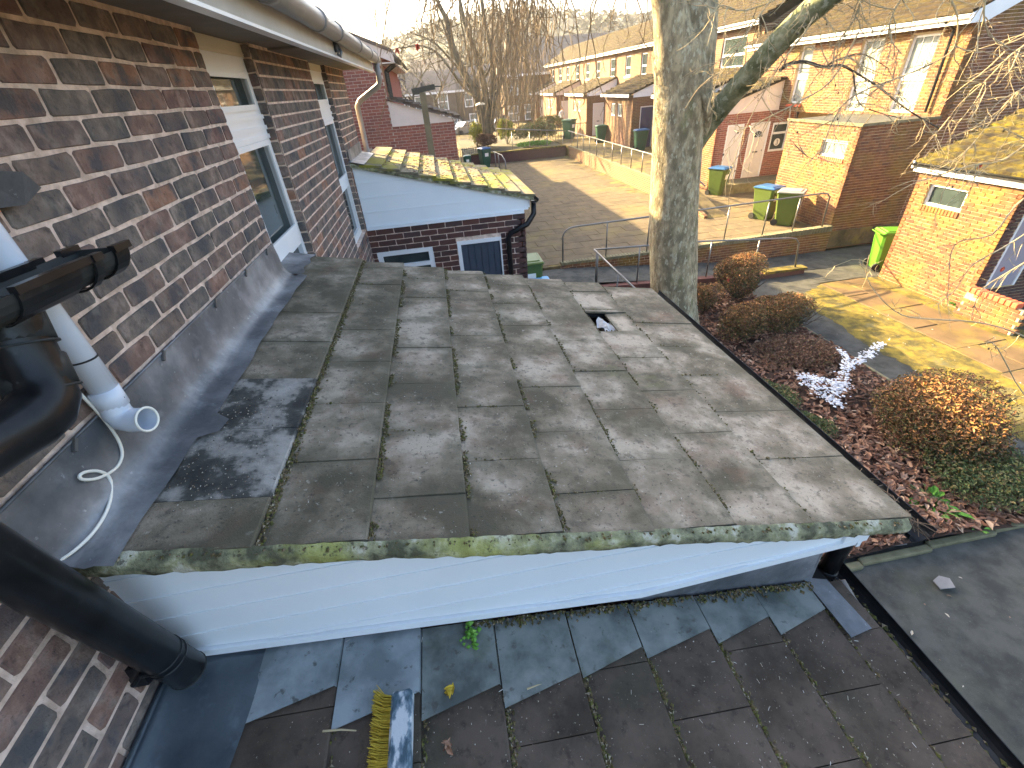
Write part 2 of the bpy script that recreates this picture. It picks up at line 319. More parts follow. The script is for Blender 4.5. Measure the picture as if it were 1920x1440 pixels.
M['hill'] = mat('wooded hill', [(.3, (.05,.055,.04)), (.7, (.10,.095,.065))], .08, .95, 0)
M['far_wall'] = mat('grey brown far brick', [(.3, (.09,.07,.055)), (.7, (.14,.11,.088))], 2, .95, 0)
M['far_roof'] = mat('far tiled roof', [(.3, (.09,.075,.068)), (.7, (.15,.12,.105))], 1.2, .95, 0)
M['bristle'] = mat('yellow bristles', [(.3, (.40,.28,.03)), (.7, (.62,.45,.06))], 60, .6, 0)
M['worn_blue'] = mat('paint worn broom stock', [(.40, (.06,.10,.13)), (.50, (.18,.24,.29)), (.56, (.55,.58,.60))], 34, .7, .3, .003, 120, stretch=(1, .45, 1))
M['post_wood'] = plain('green weathered timber post', (.15, .135, .085), .9, var=.2, bump=.3)
M['car_paint'] = plain('silver blue car paint', (.28, .33, .38), .25, metal=.5, var=.05)
M['skin'] = plain('skin', (.45, .28, .2), .6)
M['cloth_pale'] = plain('pale blue top', (.42, .48, .58), .9)
M['cloth_dark'] = plain('dark trousers', (.03, .035, .06), .9)
M['lamp_cap'] = plain('dark lamp housing', (.03, .035, .03), .5)
M['bleached'] = plain('grey broken slate', (.22, .21, .20), .9, var=.2)

# ------------------------------------------------------------------ bricks
def brick_mesh(name, L_, H_, D_, mt, seed, rough=1.0):
    """a fired brick: ragged rounded outline, rolled arris, face a little uneven (36 triangles); local u=x, v=z, outward=-y"""
    q = random.Random(seed); b = MB(); j = lambda a: (q.random()*2-1)*a*rough
    c = min(.0065, L_*.15)
    base = [(-L_/2+c,-H_/2),(0,-H_/2),(L_/2-c,-H_/2),(L_/2,-H_/2+c),(L_/2,H_/2-c),(L_/2-c,H_/2),(0,H_/2),(-L_/2+c,H_/2),(-L_/2,H_/2-c),(-L_/2,-H_/2+c)]
    o1 = [(x+j(.0028), z+j(.0026)) for x, z in base]
    n = len(o1); vs = [(x, 0, z) for x, z in o1]+[(x, -D_+.004, z) for x, z in o1]
    vs += [(x*.975+j(.0015), -D_+j(.0008), z*.93+j(.001)) for x, z in o1]
    fs = [(i, n+i, n+(i+1) % n, (i+1) % n) for i in range(n)]+[(n+i, 2*n+i, 2*n+(i+1) % n, n+(i+1) % n) for i in range(n)]
    fs = [f[::-1] for f in fs]; fs.append(tuple(range(2*n, 3*n)))
    b.add(vs, fs, 0, .5); return b.mesh(name, mt)
def rotz_for(nrm):
    # local outward -y -> nrm
    return math.atan2(nrm[0], -nrm[1])
BR_CACHE = {}
def brick_wall(parent, O, U, u0, u1, z0, z1, nrm, mats, n_ind=0, openings=(), topf=None, botf=None, depth=.011, cheap=True,
               mortar=True, thick=.1, phase=0.0, course=.075, blen=.225, j=.010, name='wall', mg=160, vis=True, zbase=None):
    """bricks in stretcher bond on the plane through O along unit U; the first n_ind nearest are objects, the rest one stuff part"""
    O = np.asarray(O, float); U = np.asarray(U, float); Nn = np.asarray(nrm, float)
    Mo, Ma, Mm = mats
    ang = math.atan2(Nn[0], -Nn[1])
    flip = np.dot(np.array([math.cos(ang), math.sin(ang), 0]), U) < 0
    cells = []; zb = z0 if zbase is None else zbase
    k0 = int(math.floor((z0-zb)/course)); k1 = int(math.ceil((z1-zb)/course))
    for k in range(k0, k1):
        za, zc = zb+k*course+j/2, zb+(k+1)*course-j/2
        if zc < z0+.01 or za > z1-.01: continue
        za, zc = max(za, z0), min(zc, z1)
        zm = (za+zc)/2
        off = (blen/2 if k % 2 else 0)+phase
        i0 = int(math.floor((u0-off)/blen))-1; i1 = int(math.ceil((u1-off)/blen))+1
        for i in range(i0, i1):
            segs = [(max(u0, off+i*blen+j/2), min(u1, off+(i+1)*blen-j/2))]
            for (a, b, c, d) in openings:
                if zc > c+.005 and za < d-.005:
                    ns = []
                    for s0, s1 in segs:
                        if s1 <= a or s0 >= b: ns.append((s0, s1)); continue
                        if s0 < a: ns.append((s0, a))
                        if s1 > b: ns.append((b, s1))
                    segs = ns
            for s0, s1 in segs:
                if s1-s0 < .03: continue
                um = (s0+s1)/2
                if topf and zc > topf(um)+.02: continue
                if botf and za < botf(um)-.02: continue
                cells.append((s0, s1, za, zc))
    P3 = lambda u, z, d=0.0: O+U*u+np.array([0, 0, z])+Nn*d
    vis_cells = [c for c in cells if (not vis) or seen(P3((c[0]+c[1])/2, (c[2]+c[3])/2), mg)]
    vis_cells.sort(key=lambda c: np.linalg.norm(P3((c[0]+c[1])/2, (c[2]+c[3])/2)-CAM))
    vin = [c for c in vis_cells if seen(P3((c[0]+c[1])/2, (c[2]+c[3])/2), 12)]
    ind = vin[:n_ind]; iset = set(ind); rest = [c for c in vis_cells if c not in iset]
    for c in ind:
        L_ = round((c[1]-c[0])/.01)*.01; H_ = round(c[3]-c[2], 3)
        v = rnd.randrange(10) if L_ > .19 else rnd.randrange(3)
        key = (Mo.name, L_, H_, v, depth)
        if key not in BR_CACHE: BR_CACHE[key] = brick_mesh('brick', min(L_, c[1]-c[0]+.004), H_, depth, Mo, hash((L_, H_, v)) & 0xffff)
        p = P3((c[0]+c[1])/2, (c[2]+c[3])/2, (rnd.random()-.5)*.002)
        inst('brick', BR_CACHE[key], p, parent, (0, 0, ang))
    if rest:
        b = MB()
        for c in rest:
            d = depth*(.9+.2*rnd.random()); r = rnd.random(); q = .003
            A = [P3(c[0], c[2]), P3(c[1], c[2]), P3(c[1], c[3]), P3(c[0], c[3])]
            B = [P3(c[0]+q, c[2]+q, d), P3(c[1]-q, c[2]+q, d), P3(c[1]-q, c[3]-q, d), P3(c[0]+q, c[3]-q, d)]
            fs = [(4, 5, 6, 7), (0, 1, 5, 4), (1, 2, 6, 5), (2, 3, 7, 6), (3, 0, 4, 7)]
            # face winding for either handedness
            if np.dot(np.cross(U, (0, 0, 1)), Nn) < 0: fs = [f[::-1] for f in fs]
            b.add(A+B, fs, 0, r)
        b.build('brickwork', Ma, parent, kind='stuff')
    if mortar:
        rects = [(u0, u1, z0, z1)]
        for (a, b_, c, d) in openings:
            nr = []
            for (p, q, r, s) in rects:
                if b_ <= p or a >= q or d <= r or c >= s: nr.append((p, q, r, s)); continue
                if a > p: nr.append((p, a, r, s))
                if b_ < q: nr.append((b_, q, r, s))
                x0, x1 = max(a, p), min(b_, q)
                if c > r: nr.append((x0, x1, r, c))
                if d < s: nr.append((x0, x1, d, s))
            rects = nr
        b = MB()
        for (p, q, r, s) in rects:
            if topf:
                tp = [(p, r), (q, r), (q, min(s, topf(q))), (p, min(s, topf(p)))]
                if tp[2][1] <= r and tp[3][1] <= r: continue
                tp = [(x, max(y, r)) for x, y in tp]
            else: tp = [(p, r), (q, r), (q, s), (p, s)]
            b.prism([P3(x, y, 0) for x, y in tp], -Nn*thick, 0, .5)
        b.build(name, Mm, parent)

def window(parent, O, U, nrm, w, h, rec=.06, fr=.055, glass='glass', bars=(), transoms=(), sill=True, name='window', frame='frame', vbars=()):
    """O lower-left corner of the opening on the wall face; frame, mullions and a pane, set back by rec"""
    O = np.asarray(O, float); U = np.asarray(U, float); Nn = np.asarray(nrm, float); Z = np.array([0, 0, 1.0])
    root = MB(); g = MB()
    def bar(u0, u1, z0, z1, d0, d1, mb, r=.5):
        mb.obox(O+U*(u0+u1)/2+Z*(z0+z1)/2-Nn*(d0+d1)/2, U*(u1-u0)/2, Z*(z1-z0)/2, Nn*(d1-d0)/2, 0, r)
    bar(0, w, 0, fr, rec, rec+.06, root); bar(0, w, h-fr, h, rec, rec+.06, root)
    bar(0, fr, fr, h-fr, rec+.001, rec+.06, root); bar(w-fr, w, fr, h-fr, rec+.001, rec+.06, root)
    for z, t in transoms: bar(fr, w-fr, z-t/2, z+t/2, rec-.004, rec+.055, root)
    for z in bars: bar(fr, w-fr, z-.009, z+.009, rec+.02, rec+.045, root)
    for u in vbars: bar(u-.009, u+.009, fr, h-fr, rec+.022, rec+.043, root)
    o = root.build(name, M[frame], parent)
    bar(fr, w-fr, fr, h-fr, rec+.034, rec+.042, g); g.build('pane', M[glass], o)
    return o
def empty_part(name, parent): 
    o = bpy.data.objects.new(name, None); COL.objects.link(o); adopt(o, parent); return o
# ================================================================== GROUND AND SETTING
def sheet(name, poly, mt, kind='structure', th=0.0, label=None):
    b = MB()
    if th: b.prism([(x, y, z-th) for x, y, z in poly], (0, 0, th))
    else: b.add(poly, [tuple(range(len(poly)))])
    return b.build(name, mt, kind=kind)
PZ, LZ, WZ = -4.35, -4.90, -3.75
sheet('ground', [(-400,-60,-5.4),(500,-60,-5.4),(500,800,-5.4),(-400,800,-5.4)], M['ground'])
# lower path and garden bed level
sheet('tarmac_path', [(2.2,-4,LZ-.004),(12.2,-4,LZ-.004),(12.2,12.05,LZ-.004),(2.2,12.05,LZ-.004)], M['tarmac'])
# tarmac fill beyond
sheet('forecourt', [(10.2,9.75,LZ+.001),(12.4,9.75,LZ+.001),(14.6,11.9,LZ+.001),(10.2,11.9,LZ+.001)], M['tarmac'])
# slab path, big slabs one by one
sb = thing('slab_path', (11, 6, LZ), 'brown damp slab path between the mossy strips beside the brick store', 'path')
sb['kind'] = 'structure'
b = MB(); b.box(10.45, 11.7, -2, 9.8, LZ-.05, LZ+.001, 0, .5); b.build('bedding', M['joint'], sb)
sm = MB(); sm.bbox(-.585, .585, -.44, .44, -.03, .012, .008); smesh = sm.mesh('slab', M['slab_brown'])
sm2 = MB(); sm2.bbox(-.29, .29, -.44, .44, -.03, .012, .008); smesh2 = sm2.mesh('slab', M['slab_brown'])
for k in range(13):
    y = 9.3-k*.895; xo = -.045*max(0, k-3)
    if k % 2: inst('slab', smesh, (11.05+xo, y, LZ+.001), sb, (R(rnd.uniform(-.4,.4)), R(rnd.uniform(-.4,.4)), R(3)))
    else:
        for s in (-.3, .3): inst('slab', smesh2, (11.05+xo+s, y, LZ+.001), sb, (R(rnd.uniform(-.4,.4)), R(rnd.uniform(-.4,.4)), R(3)))
def ragged(name, poly, mt, amp=.10, step=.12):
    q = random.Random(len(poly)*7); out = []
    for i in range(len(poly)):
        a, b_ = np.array(poly[i]), np.array(poly[(i+1) % len(poly)]); n = max(1, int(np.linalg.norm(b_-a)/step))
        for k in range(n): t = k/n; p = a+(b_-a)*t; out.append((p[0]+amp*(math.sin(p[1]*3.1+p[0])+q.uniform(-1, 1))*.6, p[1]+q.uniform(-.05, .05), p[2]))
    b = MB(); b.add(out, [tuple(range(len(out)))]); return b.build(name, mt, kind='structure')
ragged('path_moss', [(9.35,9.2,LZ),(10.55,9.75,LZ),(10.62,7.4,LZ),(10.4,4.3,LZ),(9.9,1.5,LZ),(8.75,1.5,LZ),(8.95,4.4,LZ),(9.15,6.2,LZ),(9.2,8,LZ)], M['mossground'])
ragged('verge_moss', [(11.62,9.7,LZ+.002),(12.3,9.66,LZ+.002),(12.3,2,LZ+.002),(11.35,2,LZ+.002),(11.55,6.2,LZ+.002)], M['mossground'])
# ramp between the two low walls (falls from the plaza to the lower path)
b = MB(); b.add([(2.2,10.68,PZ-.02),(2.2,11.9,PZ-.02),(4.2,11.9,PZ-.06),(4.2,10.68,PZ-.06),(9.6,10.68,LZ+.02),(9.6,11.9,LZ+.02),(12.3,11.9,LZ+.004),(12.3,10.68,LZ+.004)],
                [(0,3,2,1),(3,4,5,2),(4,7,6,5)]); b.build('ramp', M['tarmac'], kind='structure')
sheet('ramp_landing', [(2.2,8.4,PZ-.04),(4.6,8.4,PZ-.04),(4.6,10.9,PZ-.04),(2.2,10.9,PZ-.04)], M['tarmac'], th=.6)
# plaza slabs
pl = thing('plaza', (7, 20, PZ), 'sunlit plaza of large paving slabs between the two terraces', 'plaza'); pl['kind'] = 'structure'
b = MB(); b.box(-1, 15.5, 12.0, 60, PZ-.5, PZ-.006, 0, .5); b.build('bedding', M['joint'], pl)
pm = [ (lambda q: q.mesh('slab', M['slab_obj']))(MB().bbox(-.443, .443, -.293, .293, -.035, .004, .006)) for _ in range(1)]
cells = []
for j in range(-2, 60):
    for i in range(0, 17):
        x = 2.0+i*.90+(.45 if j % 2 else 0); y = 12.42+j*.60
        if x < 2.1 or x > 15.2 or y < 12.3 or (x > 9.6 and y > 19.2) or (x > 12.1 and y < 15) or y > 33.2: continue
        if seen((x, y, PZ), 10): cells.append((x, y))
cells.sort(key=lambda c: (c[0]-CAM[0])**2+c[1]**2)
for k, (x, y) in enumerate(cells[:290]):
    inst('slab', pm[0], (x, y, PZ+rnd.uniform(-.003, .004)), pl, (R(rnd.uniform(-.3,.3)), R(rnd.uniform(-.3,.3)), 0))
b = MB()
for x, y in cells[290:]: b.box(x-.443, x+.443, y-.293, y+.293, PZ-.03, PZ+rnd.uniform(0, .006))
if cells[290:]: b.build('slabs', M['slab_att'], pl, kind='stuff')

# garden bed
b = MB(); NX, NY = 50, 66; X0, X1, Y0, Y1 = 2.45, 8.45, 2.52, 10.5
def bedz(x, y): return LZ+.03+.10*math.exp(-((x-5.6)**2)/6)+.05*math.sin(x*2.3+y*1.3)*math.sin(y*1.9)
vs = [(X0+(X1-X0)*i/NX, Y0+(Y1-Y0)*j/NY, bedz(X0+(X1-X0)*i/NX, Y0+(Y1-Y0)*j/NY)+rnd.uniform(-.012,.012)) for j in range(NY+1) for i in range(NX+1)]
b.add(vs, [(j*(NX+1)+i, j*(NX+1)+i+1, (j+1)*(NX+1)+i+1, (j+1)*(NX+1)+i) for j in range(NY) for i in range(NX)])
b.build('garden_bed', M['soil'], kind='structure')
kb = thing('kerb', (5.5, 2.5, LZ), 'mossy stone kerb along the near edge of the leafy bed', 'kerb'); kb['kind'] = 'structure'
x = 2.5
while x < 9:
    L_ = rnd.uniform(.85, .95); q = MB(); q.bbox(x, x+L_-.012, 2.44+(x-5)*.04, 2.53+(x-5)*.04, LZ-.1, LZ+.045, .012); q.build('kerbstone', M['kerb'], kb); x += L_
y = 2.7
while y < 10.2:
    q = MB(); q.bbox(8.44, 8.50, y, y+.9, LZ-.1, LZ+.025, .008); q.build('kerbstone', M['kerb'], kb); y += .912
def leaf(b, c, L_, yaw, tilt, roll, r, fold=.35):
    """one folded leaf blade: six vertices, four triangles"""
    cy, sy = math.cos(yaw), math.sin(yaw); u = np.array([cy*math.cos(tilt), sy*math.cos(tilt), math.sin(tilt)]); v = np.array([-sy, cy, 0.])
    n = np.cross(u, v); v = v*math.cos(roll)+n*math.sin(roll); n = np.cross(u, v); c = np.asarray(c, float)
    W = L_*.42
    P = [c-u*L_*.5, c+v*W*.5-u*L_*.08+n*W*fold, c+v*W*.35+u*L_*.28+n*W*fold*.8, c+u*L_*.5, c-v*W*.35+u*L_*.28+n*W*fold*.8, c-v*W*.5-u*L_*.08+n*W*fold]
    b.add(P, [(0, 1, 2, 3), (0, 3, 4, 5)], 0, r)
b = MB(); q = random.Random(3)
for k in range(15000):
    x, y = q.uniform(2.7, 8.42), 2.56+(q.random()**1.25)*7.6
    if k < 3800: y = 2.56+q.random()*2.2
    leaf(b, (x, y, bedz(x, y)+q.uniform(.005, .05)), q.uniform(.06, .15), q.uniform(0, 6.28), q.uniform(-.55, .55), q.uniform(-.6, .6), q.random(), q.uniform(.1, .7))
b.build('leaf_litter', M['litter'], kind='stuff', label='dead brown leaves covering the bed')
b = MB()
for k in range(420):
    x, y = q.uniform(2.8, 10.8), q.uniform(.2, 9.5)
    if 2.5 < y and x < 8.5: continue
    leaf(b, (x, y, LZ+.014), q.uniform(.02, .06), q.uniform(0, 6.28), q.uniform(-.2, .2), q.uniform(-.2, .2), q.random(), .3)
b.build('path_leaves', M['specks'], kind='stuff', label='scattered bits of leaf on the tarmac path')

# ================================================================== OUR HOUSE
SOF = .325
house = thing('brick_house', (0, 3.5, LZ), 'multi coloured brick house wall close on the left with two tall white windows', 'house')
W1 = (2.82, 3.60, -1.30, SOF); W2 = (5.22, 6.04, -1.42, SOF)
brick_wall(house, (0, 0, 0), (0, 1, 0), -1.2, 7.22, -2.6, SOF, (1, 0, 0), (M['brick_multi_obj'], M['brick_multi_att'], M['mortar_pink']), 300,
           [W1, W2], zbase=.012-.075*36, phase=.03, mg=420, depth=.0050, thick=.12, blen=.225, j=.0125)
q = MB(); q.box(-.3, -.125, -1.2, 7.2, -2.6, SOF, 0, .5); q.build('inner_wall', M['mortar_pale'], house)
q = MB(); q.box(-8, -.305, -1.2, 7.2, LZ-.3, SOF, 0, .5); q.build('house_core', M['mortar_pale'], house)
# brick reveals facing the camera at the far jambs
for (a, b_, c, d) in (W1, W2):
    for k in range(int((d-c)/.075)):
        z = d-(k+.5)*.075
        o = inst('brick', BR_CACHE.setdefault(('rev', k % 4), brick_mesh('brick', .10, .065, .010, M['brick_multi_obj'], 90+k % 4)), (-.052, b_+.0, z), house, (0, 0, 0))
    q = MB(); q.box(-.12, .0, b_+.001, b_+.02, c, d, 0, .5); q.build('jamb_mortar', M['mortar_pink'], house)
def tall_window(a, b_, c, d, lab):
    w_ = b_-a
    # opening is on the wall face; parts set back 90 mm
    z_ = lambda v: v-c
    o = window(house, (0, b_, c), (0, -1, 0), (1, 0, 0), w_, d-c, .05, .075, 'glass', transoms=((z_(.212), .075), (z_(-.10), .165), (z_(-.80), .11)), frame='frame')
    if lab: o['label'] = lab
    q = MB(); q.box(-.064, -.042, a+.001, b_-.001, .255, d-.002, 0, .5); q.box(-.044, -.038, a+.001, b_-.001, .268, .272, 0, .5); q.build('head_panel', M['frame_yel'], o)
    for zz in (-.055, -.115, -.165): q = MB(); q.box(-.050, -.040, a+.012, b_-.012, zz-.012, zz+.012, 0, .5); q.build('rail_moulding', M['frame'], o)
    for z0, z1 in ((-.018, .175), (-.745, -.182)):   # opening sashes: a raised inner frame
        q = MB(); f = .03
        q.box(-.052, -.036, a+.08, b_-.08, z0, z0+f, 0, .5); q.box(-.052, -.036, a+.08, b_-.08, z1-f, z1, 0, .5)
        q.box(-.052, -.0365, a+.08, a+.08+f, z0+f, z1-f, 0, .5); q.box(-.052, -.0365, b_-.08-f, b_-.08, z0+f, z1-f, 0, .5)
        q.build('sash', M['frame'], o)
    return o
tall_window(*W1, 'nearer tall window with cream head panel')
tall_window(*W2, 'farther tall window')
q = MB(); q.box(-.1, .0, W2[0]-.02, W2[1]+.02, W2[2]-.11, W2[2]-.001, 0, .5); q.build('sill', M['batten'], house)
# eaves
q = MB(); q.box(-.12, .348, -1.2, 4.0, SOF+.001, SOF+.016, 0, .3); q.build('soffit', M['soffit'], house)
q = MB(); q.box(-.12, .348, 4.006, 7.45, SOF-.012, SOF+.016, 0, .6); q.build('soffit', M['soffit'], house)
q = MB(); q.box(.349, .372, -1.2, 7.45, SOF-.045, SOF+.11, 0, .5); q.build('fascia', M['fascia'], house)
q = MB(); q.box(.335, .384, -1.2, 7.45, SOF-.058, SOF-.0455, 0, .5); q.build('fascia_trim', M['frame'], house)
q = MB(); q.prism([(.36, -1.3, SOF+.075), (.36, 7.5, SOF+.075), (-4.2, 7.5, SOF+2.7), (-4.2, -1.3, SOF+2.7)], (0, 0, .06)); q.prism([(-8.6, -1.3, SOF+.19), (-4.2, -1.3, SOF+2.75), (-4.2, 7.5, SOF+2.75), (-8.6, 7.5, SOF+.19)], (0, 0, .06)); q.build('roof', M['far_roof'], house)
q = MB(); q.prism([(.35, 7.4, SOF+.05), (-8.6, 7.4, SOF+.16), (-4.2, 7.4, SOF+2.75)], (0, .05, 0)); q.build('gable', M['fascia'], house)
def half_gutter(mb, p0, p1, r, n=9, th=.003, full=False):
    p0, p1 = np.asarray(p0, float), np.asarray(p1, float); t = (p1-p0)/np.linalg.norm(p1-p0); s = np.cross(t, (0, 0, 1)); s /= np.linalg.norm(s); u = np.cross(s, t)
    a0, a1 = (math.pi*1.0, math.pi*2.0)
    ang = [a0+(a1-a0)*k/n for k in range(n+1)]
    vs = []
    for p in (p0, p1):
        for rr in (r, r-th):
            for a in ang: vs.append(p+s*rr*math.cos(a)+u*rr*math.sin(a))
    m_ = n+1; fs = []
    for k in range(n):
        fs.append((k, k+1, 2*m_+k+1, 2*m_+k)); fs.append((m_+k+1, m_+k, 3*m_+k, 3*m_+k+1)); fs.append((k+1, k, m_+k, m_+k+1)); fs.append((2*m_+k, 2*m_+k+1, 3*m_+k+1, 3*m_+k))
    fs += [(0, 2*m_, 3*m_, m_), (m_-1, 2*m_-1, 4*m_-1, 3*m_-1)]
    mb.add(vs, fs, 0, .5)
g = MB(); g.tube([(.437, -1.2, SOF+.088), (.437, 7.42, SOF+.078)], .056, 12)
g_o = g.build('gutter', M['greyp'], house, smooth=True)
for y in (1.6, 2.55, 3.6, 4.25, 5.4, 6.4, 7.1):
    q = MB(); q.tube([(.437, y-.035, SOF+.086), (.437, y+.035, SOF+.086)], .064, 12); q.build('gutter_joint', M['greyp'], g_o, smooth=True)
# downpipe at the house end
q = MB(); q.tube([(.437, 7.3, SOF+.05), (.437, 7.32, SOF-.15), (.41, 7.33, SOF-.21), (.12, 7.38, SOF-.36), (.07, 7.38, SOF-.42), (.07, 7.34, -.66), (.12, 7.3, -.71)], .036, 10)
q.build('downpipe', M['greyp'], house, smooth=True)
# cable entry bracket on the fascia
q = MB(); q.bbox(.374, .40, 4.45, 4.53, SOF-.02, SOF+.10, .006); o = q.build('cable_bracket', M['iron'], house)
q = MB(); q.tube([(.40, 4.5, SOF+.02), (.42, 4.47, SOF-.02), (.41, 4.45, SOF-.05), (.39, 4.46, SOF-.03)], .012, 6); q.build('cable_loop', M['steel'], o)
# grey slate ledge end at the far left
q = MB(); p = [onX(-60, 318, .09), onX(42, 322, .09), onX(78, 352, .05), onX(48, 384, .04), onX(-60, 398, .05)]
q.prism([np.array(v) for v in p], (-.06, 0, 0)); q.build('slate_ledge', M['lead'], house)

# ---- pipes on the wall at the left
gut = thing('black_gutter_end', tuple(atD(110, 490, 1.1)), 'black half round gutter end with outlet and swan neck on the brick wall', 'gutter')
pa, pb = atD(-170, 610, .72), atD(186, 466, 1.10)
g = MB(); half_gutter(g, pa, pb, .060, 12, .004)
ax = (pb-pa)/np.linalg.norm(pb-pa); s_ = np.cross(ax, (0, 0, 1)); s_ /= np.linalg.norm(s_); u_ = np.cross(s_, ax)
def halfdisc(mb, c, r, th):
    pts = [c+s_*r*math.cos(a)+u_*r*math.sin(a) for a in [math.pi+math.pi*k/12 for k in range(13)]]
    mb.prism(pts, ax*th, 0, .5)
o = g.build('channel', M['blackp_dull'], gut, smooth=False)
q = MB(); halfdisc(q, pb, .064, .006); q.build('stop_end', M['blackp_dull'], gut)
for t, r_, l_ in ((.965, .066, .030), (.76, .070, .016), (.50, .066, .10)):
    c0 = pa+(pb-pa)*t; q = MB(); half_gutter(q, c0-ax*l_, c0+ax*l_*.6, r_, 12, .005)
    q.obox(c0+s_*r_*.93+u_*.004, ax*l_, s_*.008, u_*.008, 0, .5); q.obox(c0-s_*r_*.93+u_*.004, ax*l_, s_*.008, u_*.008, 0, .5)
    q.build('gutter_bracket', M['blackp'], gut)
q = MB(); q.tube([atD(-5, 560, .88), atD(18, 612, .90), atD(52, 678, .92), atD(72, 716, .93), atD(84, 745, .93), atD(76, 772, .91), atD(48, 797, .88), atD(0, 826, .84), atD(-90, 880, .76), atD(-190, 940, .68)], [.054, .055, .055, .056, .057, .057, .056, .053, .053, .053], 22)
q.build('swan_neck', M['blackp'], gut, smooth=True)
for (a_, b_) in (((6, 588), (36, 648)), ((52, 676), (80, 732))):
    q = MB(); d_ = .905 if a_[0] < 20 else .928; q.tube([atD(*a_, d_), atD(*b_, d_+.008)], .0605, 22); q.tube([atD(*b_, d_+.008), atD(b_[0]+2, b_[1]+4, d_+.009)], .0635, 22); q.build('socket_collar', M['blackp_dull'], gut, smooth=True)
wp = thing('white_downpipe', tuple(atD(205, 740, 1.12)), 'white plastic downpipe with angled shoe discharging onto the lead flashing', 'downpipe')
q = MB(); q.tube([onX(-200, 215, .05), onX(-18, 450, .05), onX(68, 562, .05), onX(204, 741, .05)], .033, 18); q.build('pipe', M['whitep'], wp, smooth=True)
q = MB(); q.tube([onX(192, 730, .05), onX(214, 761, .05)], .037, 18); o = q.build('shoe_collar', M['whitep'], wp, smooth=True)
q = MB(); q.ico(onX(232, 745, .085), .004); q.build('screw', M['iron'], o)
q = MB(); el = [onX(208, 753, .05), onX(219, 773, .052), onX(233, 785, .062), onX(252, 788, .09), onX(276, 786, .13)]
q.tube(el, [.034, .035, .035, .034, .033], 18, caps=False); q.build('shoe', M['whitep'], wp, smooth=True)
dv = el[-1]-el[-2]; dv /= np.linalg.norm(dv)
q = MB(); n_ = 24; uu = np.cross(dv, (0, 0, 1)); uu /= np.linalg.norm(uu); ww = np.cross(dv, uu); c = el[-1]
ring = [c+(uu*math.cos(6.2832*k/n_)+ww*math.sin(6.2832*k/n_))*.033 for k in range(n_+1)]; q.tube(ring, .0035, 6, caps=False); q.build('rim', M['ivory'], wp, smooth=True)
q = MB(); c = atD(150, 672, 1.045); dv = atD(200, 742, 1.12)-atD(78, 560, .98); dv /= np.linalg.norm(dv)
q.tube([onX(152, 672, .05), onX(154, 675, .05)], .0345, 18); q.build('joint_ring', M['rubber'], wp, smooth=True)
q = MB(); a0, a1 = onX(52, 575, .092), onX(86, 625, .092); q.obox((a0+a1)/2, (a1-a0)/2, (0, .019, .012), (.004, 0, 0), 0, .5); q.build('boss_cover', M['ivory'], wp)
bp = thing('black_downpipe', tuple(atD(200, 1160, 1.15)), 'fat black downpipe with open end slanting across the lower brickwork', 'downpipe')
e0, e1 = atD(-140, 975, .74), atD(352, 1256, 1.33)
q = MB(); q.tube([e0, e1], [.050, .050], 20, caps=False); q.tube([e0, e1], [.047, .047], 20, caps=False); q.build('pipe', M['blackp'], bp, smooth=True)
for t in (.83, .86): 
    c = e0+(e1-e0)*t; q = MB(); dv = (e1-e0)/np.linalg.norm(e1-e0); q.tube([c, c+dv*.004], .0525, 20); q.build('joint_ring', M['blackp'], bp, smooth=True)
c = e0+(e1-e0)*.985; q = MB(); uu = np.cross(dv, (0, 0, 1)); uu /= np.linalg.norm(uu); ww = np.cross(dv, uu)
q.tube([e1+(uu*math.cos(.3*k)+ww*math.sin(.3*k))*.049 for k in range(22)], .003, 6, caps=False); q.build('rim', M['blackp_dull'], bp, smooth=True)
q = MB(); q.obox(onX(262, 1262, .02), (0, .015, -.005), (0, .006, .035), (.02, 0, 0)); q.tube([onX(250, 1285, .03), onX(262, 1268, .05), onX(285, 1262, .06)], .008, 8); q.build('clip', M['blackp'], bp)

# ================================================================== PORCH ROOFS
Z0, SL = -.865, .215
Y1 = .83
def zr(x, z0=Z0, s=SL): return z0-s*x
def y2(x): return 3.22-.06*x
porch = thing('porch', (1.2, 2, LZ), 'porch with weathered concrete tile roof, white side cladding and a hole among its tiles', 'porch')
edges = [.13, .414, .69, .964, 1.239, 1.53, 1.82, 2.11, 2.42, 2.53]
def slab_tile(mb, xa, xb, ya, yb, z0, s, lap=.05, lift=.016, th=.013, sk=0.0, mt=0):
    """flat concrete tile from its tucked head (xa-lap) to its exposed nose xb; chamfered nose"""
    h0, h1 = z0-s*(xa-lap)-.002, z0-s*xb+lift
    dz = lambda x: h0+(h1-h0)*(x-(xa-lap))/((xb-xa)+lap)
    ya2, yb2 = ya+.0015, yb-.0015; c = .004
    top = [(xa-lap, ya2, dz(xa-lap)), (xb-c, ya2, dz(xb-c)), (xb-c, yb2, dz(xb-c)), (xa-lap, yb2, dz(xa-lap))]
    low = [(xb, ya2, dz(xb)-c), (xb, yb2, dz(xb)-c), (xb, yb2, dz(xb)-th), (xb, ya2, dz(xb)-th), (xa-lap, ya2, dz(xa-lap)-th), (xa-lap, yb2, dz(xa-lap)-th)]
    mb.add(top+low, [(0,1,2,3),(1,4,5,2),(4,7,6,5),(0,8,7,4,1),(3,2,5,6,9),(8,9,6,7),(0,3,9,8)], mt)
tj = random.Random(11); TL = .322
